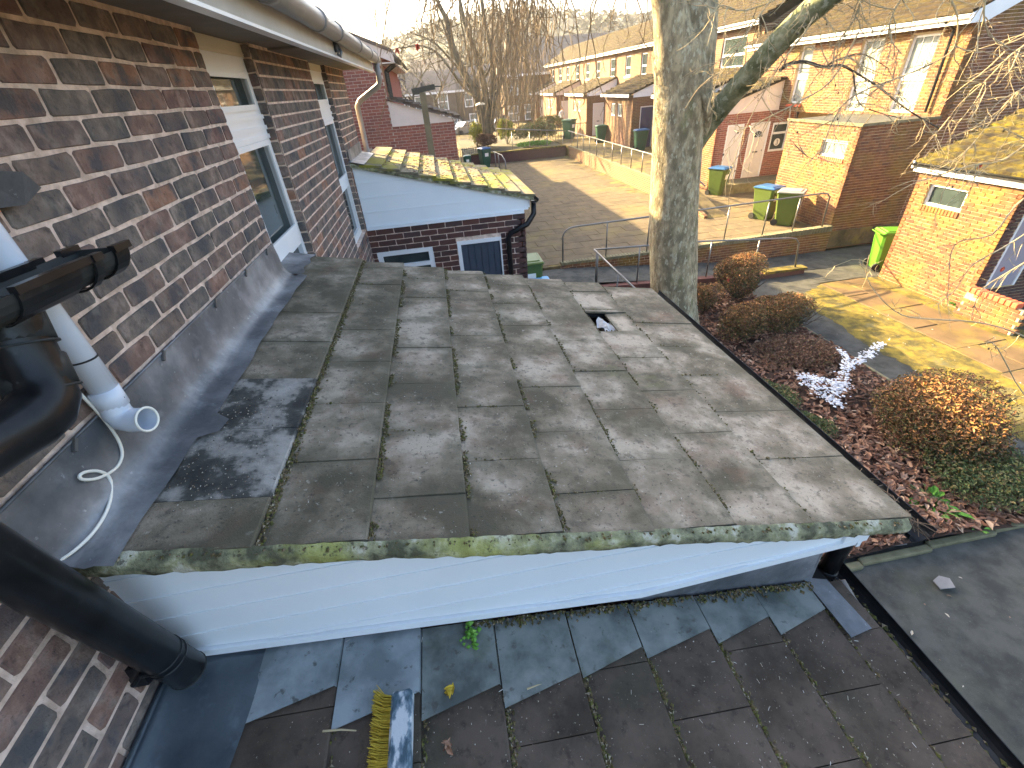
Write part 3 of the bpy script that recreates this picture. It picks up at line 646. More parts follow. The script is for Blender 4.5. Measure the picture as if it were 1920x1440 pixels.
for i in range(len(edges)-1):
    xa, xb = edges[i], edges[i+1]
    if i == len(edges)-2: continue
    if i == 7: xb = 2.53
    if i == 0: xa = .02
    off = (0.0 if i % 2 else .5)
    j = -1
    while True:
        ya = Y1+(j+off)*TL; yb = ya+TL; j += 1
        if ya > y2(xa): break
        ya, yb = max(ya, Y1-.012+tj.uniform(-.004, .004)), min(yb, y2(xa))
        if yb-ya < .04: continue
        if i == 6 and abs((ya+yb)/2-2.45) < .17:
            # the broken tile: only its tail is left
            q = MB(); slab_tile(q, xa, xb, yb-.03, yb+.0, Z0, SL); q.build('broken_tile', M['tile_obj'], porch)
            q = MB(); slab_tile(q, xa+.17, xb, ya, yb-.035, Z0-.004, SL, lap=.02, lift=.014); q.build('broken_tile', M['tile_obj'], porch)
            continue
        q = MB(); slab_tile(q, xa, xb, ya, yb, Z0+tj.uniform(-.0015, .002), SL, lift=.018+tj.uniform(-.002, .003))
        soot = (i == 0 and ya < 1.6 and ya > .95) 
        q.build('roof_tile', M['tile_soot'] if soot else M['tile_obj'], porch)
q = MB()
hx0, hx1, hy0, hy1 = 1.80, 2.0, 2.30, 2.60
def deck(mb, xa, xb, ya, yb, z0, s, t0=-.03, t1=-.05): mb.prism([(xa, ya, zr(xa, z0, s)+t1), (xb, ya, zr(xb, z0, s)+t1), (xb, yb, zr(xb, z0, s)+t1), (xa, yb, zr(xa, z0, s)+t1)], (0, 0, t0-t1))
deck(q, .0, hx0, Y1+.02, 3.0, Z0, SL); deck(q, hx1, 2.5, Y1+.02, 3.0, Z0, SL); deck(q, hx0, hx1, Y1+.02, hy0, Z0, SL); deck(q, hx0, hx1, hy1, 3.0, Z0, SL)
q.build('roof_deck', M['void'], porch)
q = MB(); q.obox((1.84, 2.46, zr(1.84)-.045), (.02, 0, -.004), (0, .22, 0), (0, 0, .018)); q.build('batten', M['batten'], porch)
q = MB(); n = 8
vs = [(1.88+.16*i/n+.01*math.sin(j), 2.30+.20*j/n+.02*math.sin(i*1.7), zr(1.88+.16*i/n)-.03+.02*math.sin(i*1.1+j*.8)) for j in range(n+1) for i in range(n+1)]
q.add(vs, [(j*(n+1)+i, j*(n+1)+i+1, (j+1)*(n+1)+i+1, (j+1)*(n+1)+i) for j in range(n) for i in range(n)]); q.build('torn_underlay', M['felt'], porch)
# porch walls under the roof
q = MB(); q.box(.0, 2.28, .875, .98, LZ, zr(2.3)-.12, 0, .5); q.box(2.2, 2.28, .98, 3.1, LZ, zr(2.3)-.12, 0, .5); q.box(.0, 2.2, 3.0, 3.1, LZ, zr(2.3)-.12, 0, .5); q.build('porch_wall', M['brick_dark_att'], porch)
# mortar verge, ragged
q = MB(); n = 120; vs = []; k5 = 7
for i in range(n+1):
    x = .0+2.5*i/n; zt = zr(x)+.013; zb_ = zr(x)-.047
    for k in range(k5):
        t = k/(k5-1); yy = Y1-.026-.010*math.sin(t*3.1)-.006*math.sin(x*7)*t+rnd.uniform(-.0035, .0035); zz = zt+(zb_-zt)*t
        if k == k5-1: yy = Y1+.02
        if k == 0: yy = Y1-.006; zz = zr(x)+.017
        vs.append((x, yy, zz+rnd.uniform(-.003, .003)))
q.add(vs, [(i*k5+k, i*k5+k+1, (i+1)*k5+k+1, (i+1)*k5+k) for i in range(n) for k in range(k5-1)]); q.build('mortar_verge', M['verge'], porch, smooth=True)
# white cladding boards, grooved joints
YC = Y1+.020
def trim_z(x): return -1.402-.117*x if x < 1.53 else -1.581+.085*(x-1.53)
poly0 = [(.0, trim_z(0)+.03), (1.53, trim_z(1.53)+.03), (2.38, trim_z(2.38)+.0), (2.38, zr(2.38)-.045), (.0, zr(0)-.045)]
def boards(parent, poly, zlo, zhi, step, plane, mt='upvc', axis='x', outward=-1, th=.012, v=.007):
    """shiplap boards cut to the polygon (u,z); each is its own board with a sloping groove below"""
    z = zlo
    while z < zhi:
        p = clip(clip(poly, 0, -1, -(z+.0006)), 0, 1, z+step-.0006)
        if len(p) > 2:
            q = MB(); pr = []
            f = [(u, plane, zz) if axis == 'x' else (plane, u, zz) for u, zz in p]
            d = (0, -outward*th, 0) if axis == 'x' else (-outward*th, 0, 0)
            q.prism(f, d, 0, .5); q.build('cladding_board', M[mt], parent)
            # rounded nose strip at the foot of each board
            c = clip(p, 0, 1, z+.016)
            if len(c) > 2:
                q = MB(); e = [(u, plane+outward*.004, zz) if axis == 'x' else (plane+outward*.004, u, zz) for u, zz in c]
                q.prism(e, (0, -outward*.0035, 0) if axis == 'x' else (-outward*.0035, 0, 0), 0, .5); q.build('board_nose', M[mt], parent)
        z += step
boards(porch, poly0, -1.62, -.85, .10, YC)
q = MB()
for x0_, x1_ in ((0.0, 1.53), (1.53, 2.36)):
    z0_, z1_ = trim_z(x0_+1e-4), trim_z(x1_-1e-4)
    q.prism([(x0_, YC-.012, z0_-.004), (x1_, YC-.012, z1_-.004), (x1_, YC-.012, z1_+.026), (x0_, YC-.012, z0_+.026)], (0, .026, 0), 0, .5)
q.prism([(2.30, YC-.011, -1.515), (2.40, YC-.011, -1.50), (2.40, YC-.011, zr(2.4)-.045), (2.30, YC-.011, zr(2.3)-.045)], (0, .03, 0), 0, .5)
q.build('base_trim', M['upvc'], porch)
q = MB(); q.box(2.384, 2.40, YC, 3.1, zr(2.4)-.17, zr(2.4)-.03, 0, .5); q.build('fascia', M['upvc'], porch)
# lead upstand under the cladding
q = MB(); n = 30; vs = []
for i in range(n+1):
    x = 1.50+.76*i/n; vs += [(x, YC+.012, trim_z(x)+.03), (x+.01, YC+.008, -1.43-.145*x+.004+.006*math.sin(i*.9))]
vs = [tuple(v) for v in vs]; q.add(vs, [(2*i, 2*i+1, 2*i+3, 2*i+2) for i in range(n)])
q.prism([(2.26, YC+.008, -1.56), (2.262, YC+.008, -1.752), (2.262, YC+.10, -1.752), (2.26, YC+.10, -1.56)], (-.004, 0, 0)); q.build('lead_upstand', M['lead'], porch)
# lead flashing: upstand, soft fold and flat sheet lapping the tiles
def flashing(parent, ya, yb, z0, s, top, foot, wfun, mt='lead', n=60, fold=.055, nm='lead_flashing'):
    q = MB(); vs = []; K = 9
    for i in range(n+1):
        y = ya+(yb-ya)*i/n; w_ = wfun(y)
        prof = [(.0135, top+.003*math.sin(y*17)), (.0145, top-.02), (.018+.003*math.sin(y*5), (top+z0+fold)/2), (.024, z0+fold), (.045, z0+.02), (.075, z0-s*.075+.016)]
        prof += [(.075+(w_-.075)*t, z0-s*(.075+(w_-.075)*t)+.022+.002*math.sin(y*9+t*3)) for t in (.4, .75, 1.0)]
        for x, z in prof: vs.append((x, y, z+rnd.uniform(-.0008, .0008)))
    q.add(vs, [(i*K+k, (i+1)*K+k, (i+1)*K+k+1, i*K+k+1) for i in range(n) for k in range(K-1)])
    # rolled top edge and thickness
    q.tube([(.014, ya, top+.001), (.014, yb, top+.001)], .004, 6)
    return q.build(nm, M[mt], parent, smooth=True)
flashing(porch, Y1-.05, 2.80, Z0, SL, -.668, 0, lambda y: .138+.006*math.sin(y*5)+.003*math.sin(y*19) + (.05 if 1.28 < y < 1.36 else 0))
q = MB(); n = 14; vs = []
for i in range(n+1):
    y = 2.80+.40*i/n
    for x in (-.05, .02, .11+.01*math.sin(i)): vs.append((x, y, zr(x)+.024))
q.add(vs, [(i*3+k, (i+1)*3+k, (i+1)*3+k+1, i*3+k+1) for i in range(n) for k in range(2)]); q.build('lead_apron', M['lead'], porch, smooth=True)
q = MB(); 
for y in (1.02, 1.48, 1.93, 2.31, 2.66): q.obox((.02, y, -.675), (.004, 0, 0), (0, .012, .012), (0, .003, -.004), 0, .5)
q.build('lead_clip', M['steel'], porch)
# black gutter along the eave with twigs at its end
g = MB(); half_gutter(g, (2.575, YC-.05, zr(2.53)-.045), (2.575, 3.15, zr(2.53)-.035), .055, 10); o = g.build('gutter', M['blackp'], porch)
q = MB()
for k in range(40):
    c = np.array([2.575+rnd.uniform(-.04,.04), YC-.03+rnd.uniform(0,.28), zr(2.53)-.045+rnd.uniform(-.02,.012)]); d = np.array([rnd.uniform(-.4,.4), rnd.uniform(-1,1), rnd.uniform(-.12,.12)]); d = d/np.linalg.norm(d)*rnd.uniform(.03,.07)
    q.tube([c-d, c+d*.2+np.array([rnd.uniform(-.01,.01),0,.005]), c+d], .0016, 3, caps=False)
q.build('gutter_debris', M['batten'], porch, kind='stuff')
q = MB(); q.tube([(2.575, .93, zr(2.53)-.09), (2.56, .935, -1.50), (2.44, .93, -1.60), (2.415, .92, -1.80)], .034, 14); q.tube([(2.415, .92, -1.80), (2.415, .92, -1.835)], .038, 14); q.build('downpipe', M['blackp'], porch, smooth=True)
q = MB(); q.tube([(2.42, .86, -1.80), (2.425, .80, -1.83), (2.43, .74, -1.845)], [.02, .02, .018], 10); q.build('shoe', M['greyp'], porch, smooth=True)
# moss and crumbs along the tile laps
def crumbs(parent, pts, rad, name='moss', mt='moss', label=None):
    q = MB()
    for (x, y, z) in pts: q.ico((x, y, z), rnd.uniform(*rad), jit=.5, sq=(1, 1.3, .75))
    return q.build(name, M[mt], parent, kind='stuff', label=label)
pts = []; cr = random.Random(5)
dens = {0: 1700, 1: 1300, 2: 1050, 3: 800, 4: 600, 5: 420, 6: 300, 7: 0}
for i, nn in dens.items():
    x = edges[i+1]
    for k in range(nn):
        y = Y1+(y2(x)-Y1)*cr.random()
        if math.sin(y*9+i*2.1)+math.sin(y*23+i) < -.35 and i > 0: continue
        dx = abs(cr.gauss(0, .009)); pts.append((x+.002+dx, y, zr(x+dx)+.004+cr.random()*.008))
for i in range(1, 8):   # transverse joints
    for j in range(9):
        y = Y1+(j+(0 if i % 2 else .5))*TL
        if cr.random() < .45 and y < 3.1:
            for k in range(18): x = edges[i]+cr.random()*.27; pts.append((x, y+cr.gauss(0, .003), zr(x)+.010))
crumbs(porch, pts, (.0018, .0066))
pts = [(cr.uniform(.0, 2.45), Y1-.02+cr.gauss(0, .006), 0) for _ in range(170)]
crumbs(porch, [(x, y, zr(x)+.012) for x, y, z in pts], (.002, .006), 'verge_moss')
pts = []
for _ in range(1000):
    x, y = cr.uniform(.15, 2.5), cr.uniform(Y1, 3.05); pts.append((x, y, zr(x)+.016))
for _ in range(500):
    x, y = cr.uniform(.1, .42), cr.uniform(.95, 1.5); pts.append((x, y, zr(x)+.016))
crumbs(porch, pts, (.0008, .0028), 'grit', 'specks')

# ------------------------------------------------ lower porch, the one we stand on
LZ0, LSL = -1.435, .145
low = thing('lower_porch', (1.2, 0, LZ), 'lower porch roof of damp dark tiles with lead soakers along the white cladding', 'porch')
le = [.25, .49, .741, .986, 1.245, 1.479, 1.749, 1.995, 2.235, 2.40]
zl = lambda x: LZ0-LSL*x
TL2 = .335; YE = YC-.002
for i in range(len(le)-1):
    xa, xb = le[i], le[i+1]; off = 0 if i % 2 else .5; j = 0
    while True:
        yb = YE-(j-off)*TL2-.03; ya = yb-TL2; j += 1
        if yb < -.75: break
        yb = min(yb, YE); 
        if yb-ya < .03: continue
        q = MB(); slab_tile(q, xa, xb, ya, yb, LZ0+tj.uniform(-.001, .0015), LSL, lift=.017+tj.uniform(-.001, .003)); q.build('roof_tile', M['tile_dark'], low)
q = MB(); q.prism([(.0, -.9, zl(0)-.05), (2.38, -.9, zl(2.38)-.05), (2.38, YC+.3, zl(2.38)-.05), (.0, YC+.3, zl(0)-.05)], (0, 0, .025)); q.build('roof_deck', M['void'], low)
q = MB(); q.box(2.1, 2.18, -.9, .86, LZ, zl(2.2)-.06); q.build('porch_wall', M['brick_dark_att'], low)
for i in range(len(le)-2):
    xa, xb = le[i], le[i+1]; ext = [.19, .24, .25, .25, .20, .17, .155, .155][i]; q = MB()
    zt = lambda x: zl(x)+.021+.010*(x-xa)/(xb-xa)
    a = [(xa+.003, YE, zt(xa)+.0), (xb-.004, YE, zt(xb)), (xb-.004, YE-ext+.045, zt(xb)), (xa+.003, YE-ext-.02, zt(xa))]
    q.prism(a, (0, 0, -.0035)); 
    a = [(xb-.004, YE, zt(xb)), (xb, YE, zt(xb)-.018), (xb, YE-ext+.045, zt(xb)-.018), (xb-.004, YE-ext+.045, zt(xb))]; q.prism(a, (-.002, 0, 0))
    q.build('lead_soaker', M['lead_blue' if i in (0, 1) else 'lead_green'], low)
q = MB(); q.prism([(2.235, YE+.02, zl(2.235)+.03), (2.33, YE-.0, zl(2.33)+.03), (2.35, YE-.20, zl(2.35)+.03), (2.245, YE-.22, zl(2.245)+.03)], (0, 0, -.004)); q.build('lead_soaker', M['lead'], low)
flashing(low, -.8, YE-.003, LZ0, LSL, -1.372, 0, lambda y: .252+.008*math.sin(y*11), 'lead_dark', fold=.03)
g = MB(); half_gutter(g, (2.46, -.9, zl(2.4)-.03), (2.46, .95, zl(2.4)-.035), .052, 10); g.build('gutter', M['blackp'], low)
pts = [(2.46+cr.gauss(0, .016), cr.uniform(-.5, .9), zl(2.4)-.072+cr.random()*.01) for _ in range(260)]; crumbs(low, pts, (.004, .011), 'gutter_moss')
pts = []
for i in range(1, 9):
    x = le[i]
    for k in range({1: 90, 2: 260, 3: 620, 4: 700, 5: 560, 6: 450, 7: 300, 8: 160}[i]):
        y = cr.uniform(-.5, YE); dx = abs(cr.gauss(0, .010)); pts.append((x+.002+dx, y, zl(x+dx)+.006+cr.random()*.006))
for k in range(520): x = cr.uniform(.9, 2.25); pts.append((x, YE-abs(cr.gauss(0, .016)), zl(x)+.03))
crumbs(low, pts, (.003, .0075))
pts = [(cr.uniform(.3, 2.35), cr.uniform(-.3, YE), 0) for _ in range(1100)]
crumbs(low, [(x, y, zl(x)+.019) for x, y, z in pts], (.0008, .0024), 'grit', 'specks')
q = MB()
for k in range(26): q.ico((.905+rnd.gauss(0,.012), .79+rnd.gauss(0,.022), zl(.9)+.034+rnd.random()*.008), rnd.uniform(.006,.013))
q.build('moss_cushion', M['fresh'], low)
q = MB()
for k in range(150):
    x, y = cr.uniform(.5, 2.3), cr.uniform(-.2, YE); a = cr.uniform(0, 6.28); l_ = cr.uniform(.006, .016)
    q.tube([(x, y, zl(x)+.022), (x+l_*math.cos(a), y+l_*math.sin(a), zl(x+l_*math.cos(a))+.023)], .0009, 3, caps=False, r=cr.choice([.1, .75, .4]))
q.build('straw_bits', M['specks'], low, kind='stuff')
for nm, pth, lab in (('fallen_twig', [(605, 1371), (640, 1368), (668, 1370)], 'thin pale twig lying left of the broom on the dark tiles'), ('fallen_twig', [(988, 1292), (1005, 1286), (1021, 1281)], 'short straw coloured twig lying right of the broom on the dark tiles')):
    q = MB(); q.tube([onS(x, y, LZ0+.024, LSL) for x, y in pth], [.003, .0025, .0018], 5); q.build(nm, M['twig'], label=lab, cat='twig')
for px, py, lab, mt in ((846, 1297, 'crumpled yellow leaf on the dark tile above the broom', 'bristle'), (838, 1402, 'curled brown leaf on the dark tiles right of the broom', 'litter')):
    q = MB(); c = onS(px, py, LZ0+.026, LSL)
    for k in range(5): leaf(q, c+np.array([rnd.uniform(-.008,.008), rnd.uniform(-.008,.008), .004*k]), .034, rnd.uniform(0,6), rnd.uniform(-.5,.5), rnd.uniform(-.6,.6), .3+.1*k, .5)
    q.build('fallen_leaf', M[mt], label=lab, cat='leaf')
# broom head
bm = thing('broom', (.69, .4, zl(.7)+.02), 'broom head with yellow bristles and a paint worn blue stock lying on the dark tiles', 'broom')
zb0 = zl(.70)+.022
q = MB(); q.bbox(.660, .722, .14, .655, zb0, zb0+.038, .008); q.build('stock', M['worn_blue'], bm)
q = MB()
for k in range(1150):
    y = .15+.50*rnd.random(); z = zb0+.004+.028*rnd.random(); l_ = .052+rnd.uniform(-.006, .008)
    sp = (y-.40)*.10+rnd.gauss(0, .004)
    q.tube([(.662, y, z), (.662-l_*.5, y+sp*.3, z-.001), (.662-l_, y+sp+rnd.gauss(0,.003), z+rnd.gauss(0, .005))], .0011, 3, caps=False)
q.build('bristles', M['bristle'], bm, kind='stuff')
# cable over the lead
def lay(px, py, off=.012):
    p1 = onX(px, py, .014+off); p2 = onS(px, py, Z0+.026+off, SL)
    return p1 if (AX@(p1-CAM))[2] < (AX@(p2-CAM))[2] else p2
pth = [(118, 700), (150, 738), (188, 778), (218, 818), (229, 848), (222, 872), (203, 888), (178, 898), (155, 899), (149, 892), (160, 885), (182, 883), (200, 890), (208, 905), (208, 930), (198, 962), (175, 998), (140, 1032), (96, 1062), (60, 1085)]
P_ = [lay(*p) for p in pth]
def smooth_path(P, n=4):
    out = []
    for i in range(len(P)-1):
        p0, p1, p2, p3 = P[max(i-1, 0)], P[i], P[i+1], P[min(i+2, len(P)-1)]
        for k in range(n):
            t = k/n; out.append(.5*((2*p1)+(-p0+p2)*t+(2*p0-5*p1+4*p2-p3)*t*t+(-p0+3*p1-3*p2+p3)*t**3))
    out.append(P[-1]); return out
q = MB(); q.tube(smooth_path(P_), .0042, 8, r=.5); q.build('white_cable', M['ivory'], smooth=True, label='white cable looping over the lead flashing below the white downpipe', cat='cable')

# ================================================================== NEXT PORCH (white cladding, yellow moss tiles)
p2 = thing('porch', (1.2, 6.5, PZ), 'next porch along with yellow moss on its tiles, white cladding and slate blue door', 'porch')
A0, AS, YP = -.63, .27, 6.10
za = lambda x: A0-AS*x
ed2 = [.0, .16, .36, .57, .78, .99, 1.20, 1.41, 1.62, 1.83, 2.04, 2.22]
for i in range(1, len(ed2)-1):
    y = YP-.06
    while y < 8.2:
        yb = min(y+1.05, 8.22); q = MB(); slab_tile(q, ed2[i], ed2[i+1], y, yb, A0, AS, lift=.035, th=.025); q.build('roof_tile', M['tile_moss'], p2); y = yb
q = MB(); q.prism([(.0, YP-.06, za(0)+.01), (.17, YP-.06, za(.17)+.012), (.17, 7.2, za(.17)+.012), (.0, 7.2, za(0)+.01)], (0, 0, .006)); q.box(.012, .02, YP-.04, 7.2, za(0), za(0)+.13); q.build('lead_flashing', M['lead'], p2)
q = MB(); q.prism([(.0, YP-.05, za(0)-.005), (2.2, YP-.05, za(2.2)-.005), (2.2, YP-.05, za(2.2)-.05), (.0, YP-.05, za(0)-.05)], (0, .1, 0)); q.build('mortar_verge', M['verge'], p2)
q = MB(); q.prism([(.0, YP, za(0)-.03), (2.15, YP, za(2.15)-.03), (2.15, 8.1, za(2.15)-.03), (.0, 8.1, za(0)-.03)], (0, 0, -.02)); q.build('roof_deck', M['void'], p2)
boards(p2, [(.012, -1.385), (2.13, -1.385), (2.13, za(2.13)-.04), (.012, za(0)-.04)], -1.385, -.5, .17, YP-.012)
q = MB(); q.box(.012, 2.07, YP-.03, YP+.01, -1.425, -1.386, 0, .5); q.build('base_trim', M['upvc'], p2)
q = MB(); q.box(2.131, 2.15, YP-.014, 8.1, za(2.15)-.15, za(2.15)-.03, 0, .5); q.build('fascia', M['upvc'], p2)
DR = (1.13, 1.735, -3.9, -1.70); WN = (.06, .80, -2.5, -1.72)
brick_wall(p2, (0, YP, 0), (1, 0, 0), .0, 2.07, PZ, -1.427, (0, -1, 0), (M['brick_dark_obj'], M['brick_dark_att'], M['mortar_pink']), 170, [DR, WN], zbase=-1.427-.075*42, mg=200, depth=.007)
brick_wall(p2, (2.07, YP, 0), (0, 1, 0), .0, 2.1, PZ, -1.427, (1, 0, 0), (M['brick_dark_obj'], M['brick_dark_att'], M['mortar_pink']), 0, (), zbase=-1.427-.075*42, mg=900, vis=False)
o = window(p2, (WN[0], YP, WN[2]), (1, 0, 0), (0, -1, 0), WN[1]-WN[0], WN[3]-WN[2], .0, .065, transoms=((WN[3]-WN[2]-.22, .05),))
q = MB(); q.box(DR[0], DR[1], YP-.01, YP+.05, DR[3]-.05, DR[3], 0, .5); q.box(DR[0], DR[0]+.05, YP-.009, YP+.05, DR[2], DR[3]-.05, 0, .5); q.box(DR[1]-.02, DR[1], YP-.009, YP+.05, DR[2], DR[3]-.05, 0, .5); fr_ = q.build('door_frame', M['frame'], p2)
n = 6; ww_ = (DR[1]-.022-DR[0]-.052)/n
dd = MB(); dd.box(DR[0]+.051, DR[1]-.021, YP+.03, YP+.045, DR[2], DR[3]-.051, 0, .5); dd = dd.build('door', M['door_blue'], p2)
for k in range(n): q = MB(); q.box(DR[0]+.052+k*ww_+.004, DR[0]+.052+(k+1)*ww_-.004, YP+.018, YP+.0299, DR[2], DR[3]-.055, 0, .5); q.build('door_board', M['door_blue'], dd)
g = MB(); half_gutter(g, (2.21, YP-.07, za(2.2)-.03), (2.21, 8.2, za(2.2)-.03), .055, 8); g.build('gutter', M['blackp'], p2)
q = MB(); q.tube([(2.21, YP+.02, za(2.2)-.07), (2.20, YP-.02, za(2.2)-.22), (2.10, YP-.05, za(2.2)-.34), (1.86, YP-.055, -1.66), (1.83, YP-.05, -1.72), (1.83, YP-.05, -4.3)], .036, 12); q.build('downpipe', M['blackp'], p2, smooth=True)
pts = []
for _ in range(260):
    x, y = cr.gauss(1.15, .42), cr.uniform(YP-.02, 7.9)
    if .3 < x < 2.1: pts.append((x, y, za(x)+.035))
q = MB()
for (x, y, z) in pts:
    a = cr.uniform(0, 6.28); l_ = cr.uniform(.02, .07); q.tube([(x, y, z), (x+l_*.5*math.cos(a)+.01, y+l_*.5*math.sin(a), z+.006), (x+l_*math.cos(a), y+l_*math.sin(a), z)], .004, 4, caps=False)
q.build('roof_litter', M['litter'], p2, kind='stuff')

# ================================================================== ADDED SET-BACK SHADE HOUSE AND FAR LEFT BLOCKS
def simple_house(lab, x_front, x_back, ya, yb, zbot, eave, pitch, wall='brick_red', group=None, name='brick_house', front='+', windows=()):
    h = thing(name, ((x_front+x_back)/2, (ya+yb)/2, zbot), lab, 'house', group)
    xm = (x_front+x_back)/2; rise = abs(x_front-xm)*math.tan(R(pitch)); ov = .35 if x_front > x_back else -.35
    q = MB(); q.prism([(x_front, ya+.02, zbot), (x_back, ya+.02, zbot), (x_back, ya+.02, eave), (xm, ya+.02, eave+rise), (x_front, ya+.02, eave)], (0, yb-ya-.02, 0)); q.build('wall', M[wall], h)
    q = MB()
    for a, s in ((x_front, 1), (x_back, -1)):
        q.prism([(a+ov*s, ya-.15, eave-abs(ov)*math.tan(R(pitch))), (xm, ya-.15, eave+rise), (xm, yb+.1, eave+rise), (a+ov*s, yb+.1, eave-abs(ov)*math.tan(R(pitch)))], (0, 0, .09))
    q.build('roof', M['far_roof'], h); return h
simple_house('unseen set back house added behind the end of our wall to shade the bed', -3.4, -9, 7.6, 14.7, PZ-.6, 1.55, 30)  # unseen, added: placed and sized to keep the bed and near path shaded
b2 = thing('brick_house', (-1.5, 19, PZ), 'red brick gable house beyond the yellow mossy porch, with a lean-to porch', 'house')
YG = 15.0; XG = -.08; sg = .42; ge = lambda x: 1.02-sg*(x-XG)
brick_wall(b2, (0, YG, 0), (1, 0, 0), -4.4, XG, PZ, 3.2, (0, -1, 0), (M['brick_red'], M['brick_red'], M['mortar_pale']), 0, (), topf=ge, zbase=PZ, mg=200, depth=.006)
q = MB(); q.prism([(XG, YG+.11, PZ), (-8.7, YG+.11, PZ), (-8.7, YG+.11, 1.0), (-4.4, YG+.11, ge(-4.4)), (XG, YG+.11, .98)], (0, 8, 0)); q.build('wall', M['brick_red'], b2)
q = MB(); q.prism([(XG+.35, YG-.12, ge(XG+.35)+.05), (-4.4, YG-.12, ge(-4.4)+.05), (-4.4, YG+8.1, ge(-4.4)+.05), (XG+.35, YG+8.1, ge(XG+.35)+.05)], (0, 0, .09)); q.prism([(-8.9, YG-.12, 1.0), (-4.4, YG-.12, ge(-4.4)+.05), (-4.4, YG+8.1, ge(-4.4)+.05), (-8.9, YG+8.1, 1.0)], (0, 0, .09)); q.build('roof', M['far_roof'], b2)
q = MB(); q.prism([(XG+.38, YG-.10, ge(XG+.38)-.16), (XG+.38, YG-.10, ge(XG+.38)+.05), (-4.4, YG-.10, ge(-4.4)+.05), (-4.4, YG-.10, ge(-4.4)-.16)], (0, .025, 0)); q.box(XG, XG+.38, YG-.074, YG+8, ge(XG+.38)-.16, ge(XG+.38)-.13); q.build('verge_board', M['upvc_pink'], b2)
g = MB(); half_gutter(g, (XG+.44, YG-.1, ge(XG+.38)-.02), (XG+.44, YG+8, ge(XG+.38)-.02), .06, 8); g.build('gutter', M['blackp_dull'], b2)
for dy in (.25, .55, 1.2):
    q = MB(); q.tube([(XG+.4, YG+dy, .75), (XG+.07, YG+dy, .55), (XG+.07, YG+dy, -.1)], .04, 6); q.build('downpipe', M['blackp_dull'], b2)
pz = lambda x: -.10-.32*(x-XG)
brick_wall(b2, (0, YG-.02, 0), (1, 0, 0), XG, 1.68, PZ, -.76, (0, -1, 0), (M['brick_red'], M['brick_red'], M['mortar_pale']), 0, (), zbase=PZ, mg=200, depth=.006)
q = MB(); q.box(XG+.01, 1.675, YG+.09, YG+2.6, PZ, -.80, 0, .5); q.build('porch_wall', M['brick_red'], b2)
boards(b2, [(XG, -.76), (1.70, -.76), (1.75, pz(1.75)-.03), (XG, pz(XG)-.03)], -.76, .1, .15, YG-.045, mt='upvc_pink')
q = MB(); q.prism([(XG, YG-.14, pz(XG)), (1.85, YG-.14, pz(1.85)), (1.85, YG+2.7, pz(1.85)), (XG, YG+2.7, pz(XG))], (0, 0, .06)); q.build('porch_roof', M['far_roof'], b2)
for k in range(10):
    x = XG+.1+k*.185; q = MB(); slab_tile(q, x, x+.19, YG-.15, YG+2.7, -.10+.06+.32*XG*1.0, .32, lift=.05, th=.04); q.build('porch_tile', M['tile_dark'], b2)
g = MB(); half_gutter(g, (1.88, YG-.16, pz(1.85)+.0), (1.88, YG+2.7, pz(1.85)), .06, 8); g.build('gutter', M['blackp'], b2)
simple_house('third brick house of the left hand row, stepped back', -.5, -9, 23.3, 33.5, PZ, .75, 28)
simple_house('fourth brick house of the left hand row, beyond the planter', -1.5, -9, 34.2, 44, WZ, 1.0, 28)

# street light post
lp = thing('street_lamp', (.93, 13, PZ), 'short lamp head on a square weathered timber post beside the red gable', 'street lamp')
q = MB(); q.box(.85, 1.0, 12.93, 13.07, PZ, .0, 0, .5); q.build('post', M['post_wood'], lp)
q = MB(); q.obox((.96, 13, .06), (.28, 0, .03), (0, .08, 0), (-.006, 0, .055)); q.obox((.78, 13, .02), (.08, 0, 0), (0, .07, 0), (0, 0, .06)); o = q.build('lamp_head', M['lamp_cap'], lp)
q = MB(); q.tube([(.95, 13, .11), (.95, 13, .19)], .05, 8); q.build('photocell', M['steel'], o)
q = MB(); q.tube([(1.2, 13, .10), (1.42, 13, .085)], .014, 5); q.build('arm', M['lamp_cap'], lp)
# ================================================================== RIGHT HAND ROW, NEAR HOUSE
WARM = (M['brick_warm_obj'], M['brick_warm_att'], M['mortar_sand'])
h1 = thing('brick_house', (15, 15, PZ), 'sunlit orange brick house with tall upper windows and red sills above the flat roofed store', 'house')
XW, EV = 14.66, .47
UW = [(12.90, 13.78, -1.50, .33), (14.63, 15.47, -1.50, .36), (17.55, 18.25, -1.35, .40)]
brick_wall(h1, (XW, 0, 0), (0, 1, 0), 12.05, 21.0, -1.62, EV, (-1, 0, 0), WARM, 150, UW, zbase=-1.575-.075*2, mg=60, thick=.25)
brick_wall(h1, (XW, 12.05, 0), (1, 0, 0), 0, 9, LZ, 3.9, (0, -1, 0), (M['brick_warm_obj'], M['brick_warm_att'], M['mortar_pink']), 0, (), topf=lambda u: EV+.05+.42*u, zbase=LZ, mg=60, depth=.008)
q = MB(); q.prism([(XW+.26, 12.2, -1.6), (XW+8.5, 12.2, -1.6), (XW+8.5, 12.2, 3.6), (XW+.26, 12.2, .4)], (0, 8.6, 0)); q.box(15.56, 23, 15.0, 18.70, LZ, -1.6); q.box(XW+.3, 23, 12.2, 14.9, LZ, -1.6); q.build('house_core', M['mortar_sand'], h1)
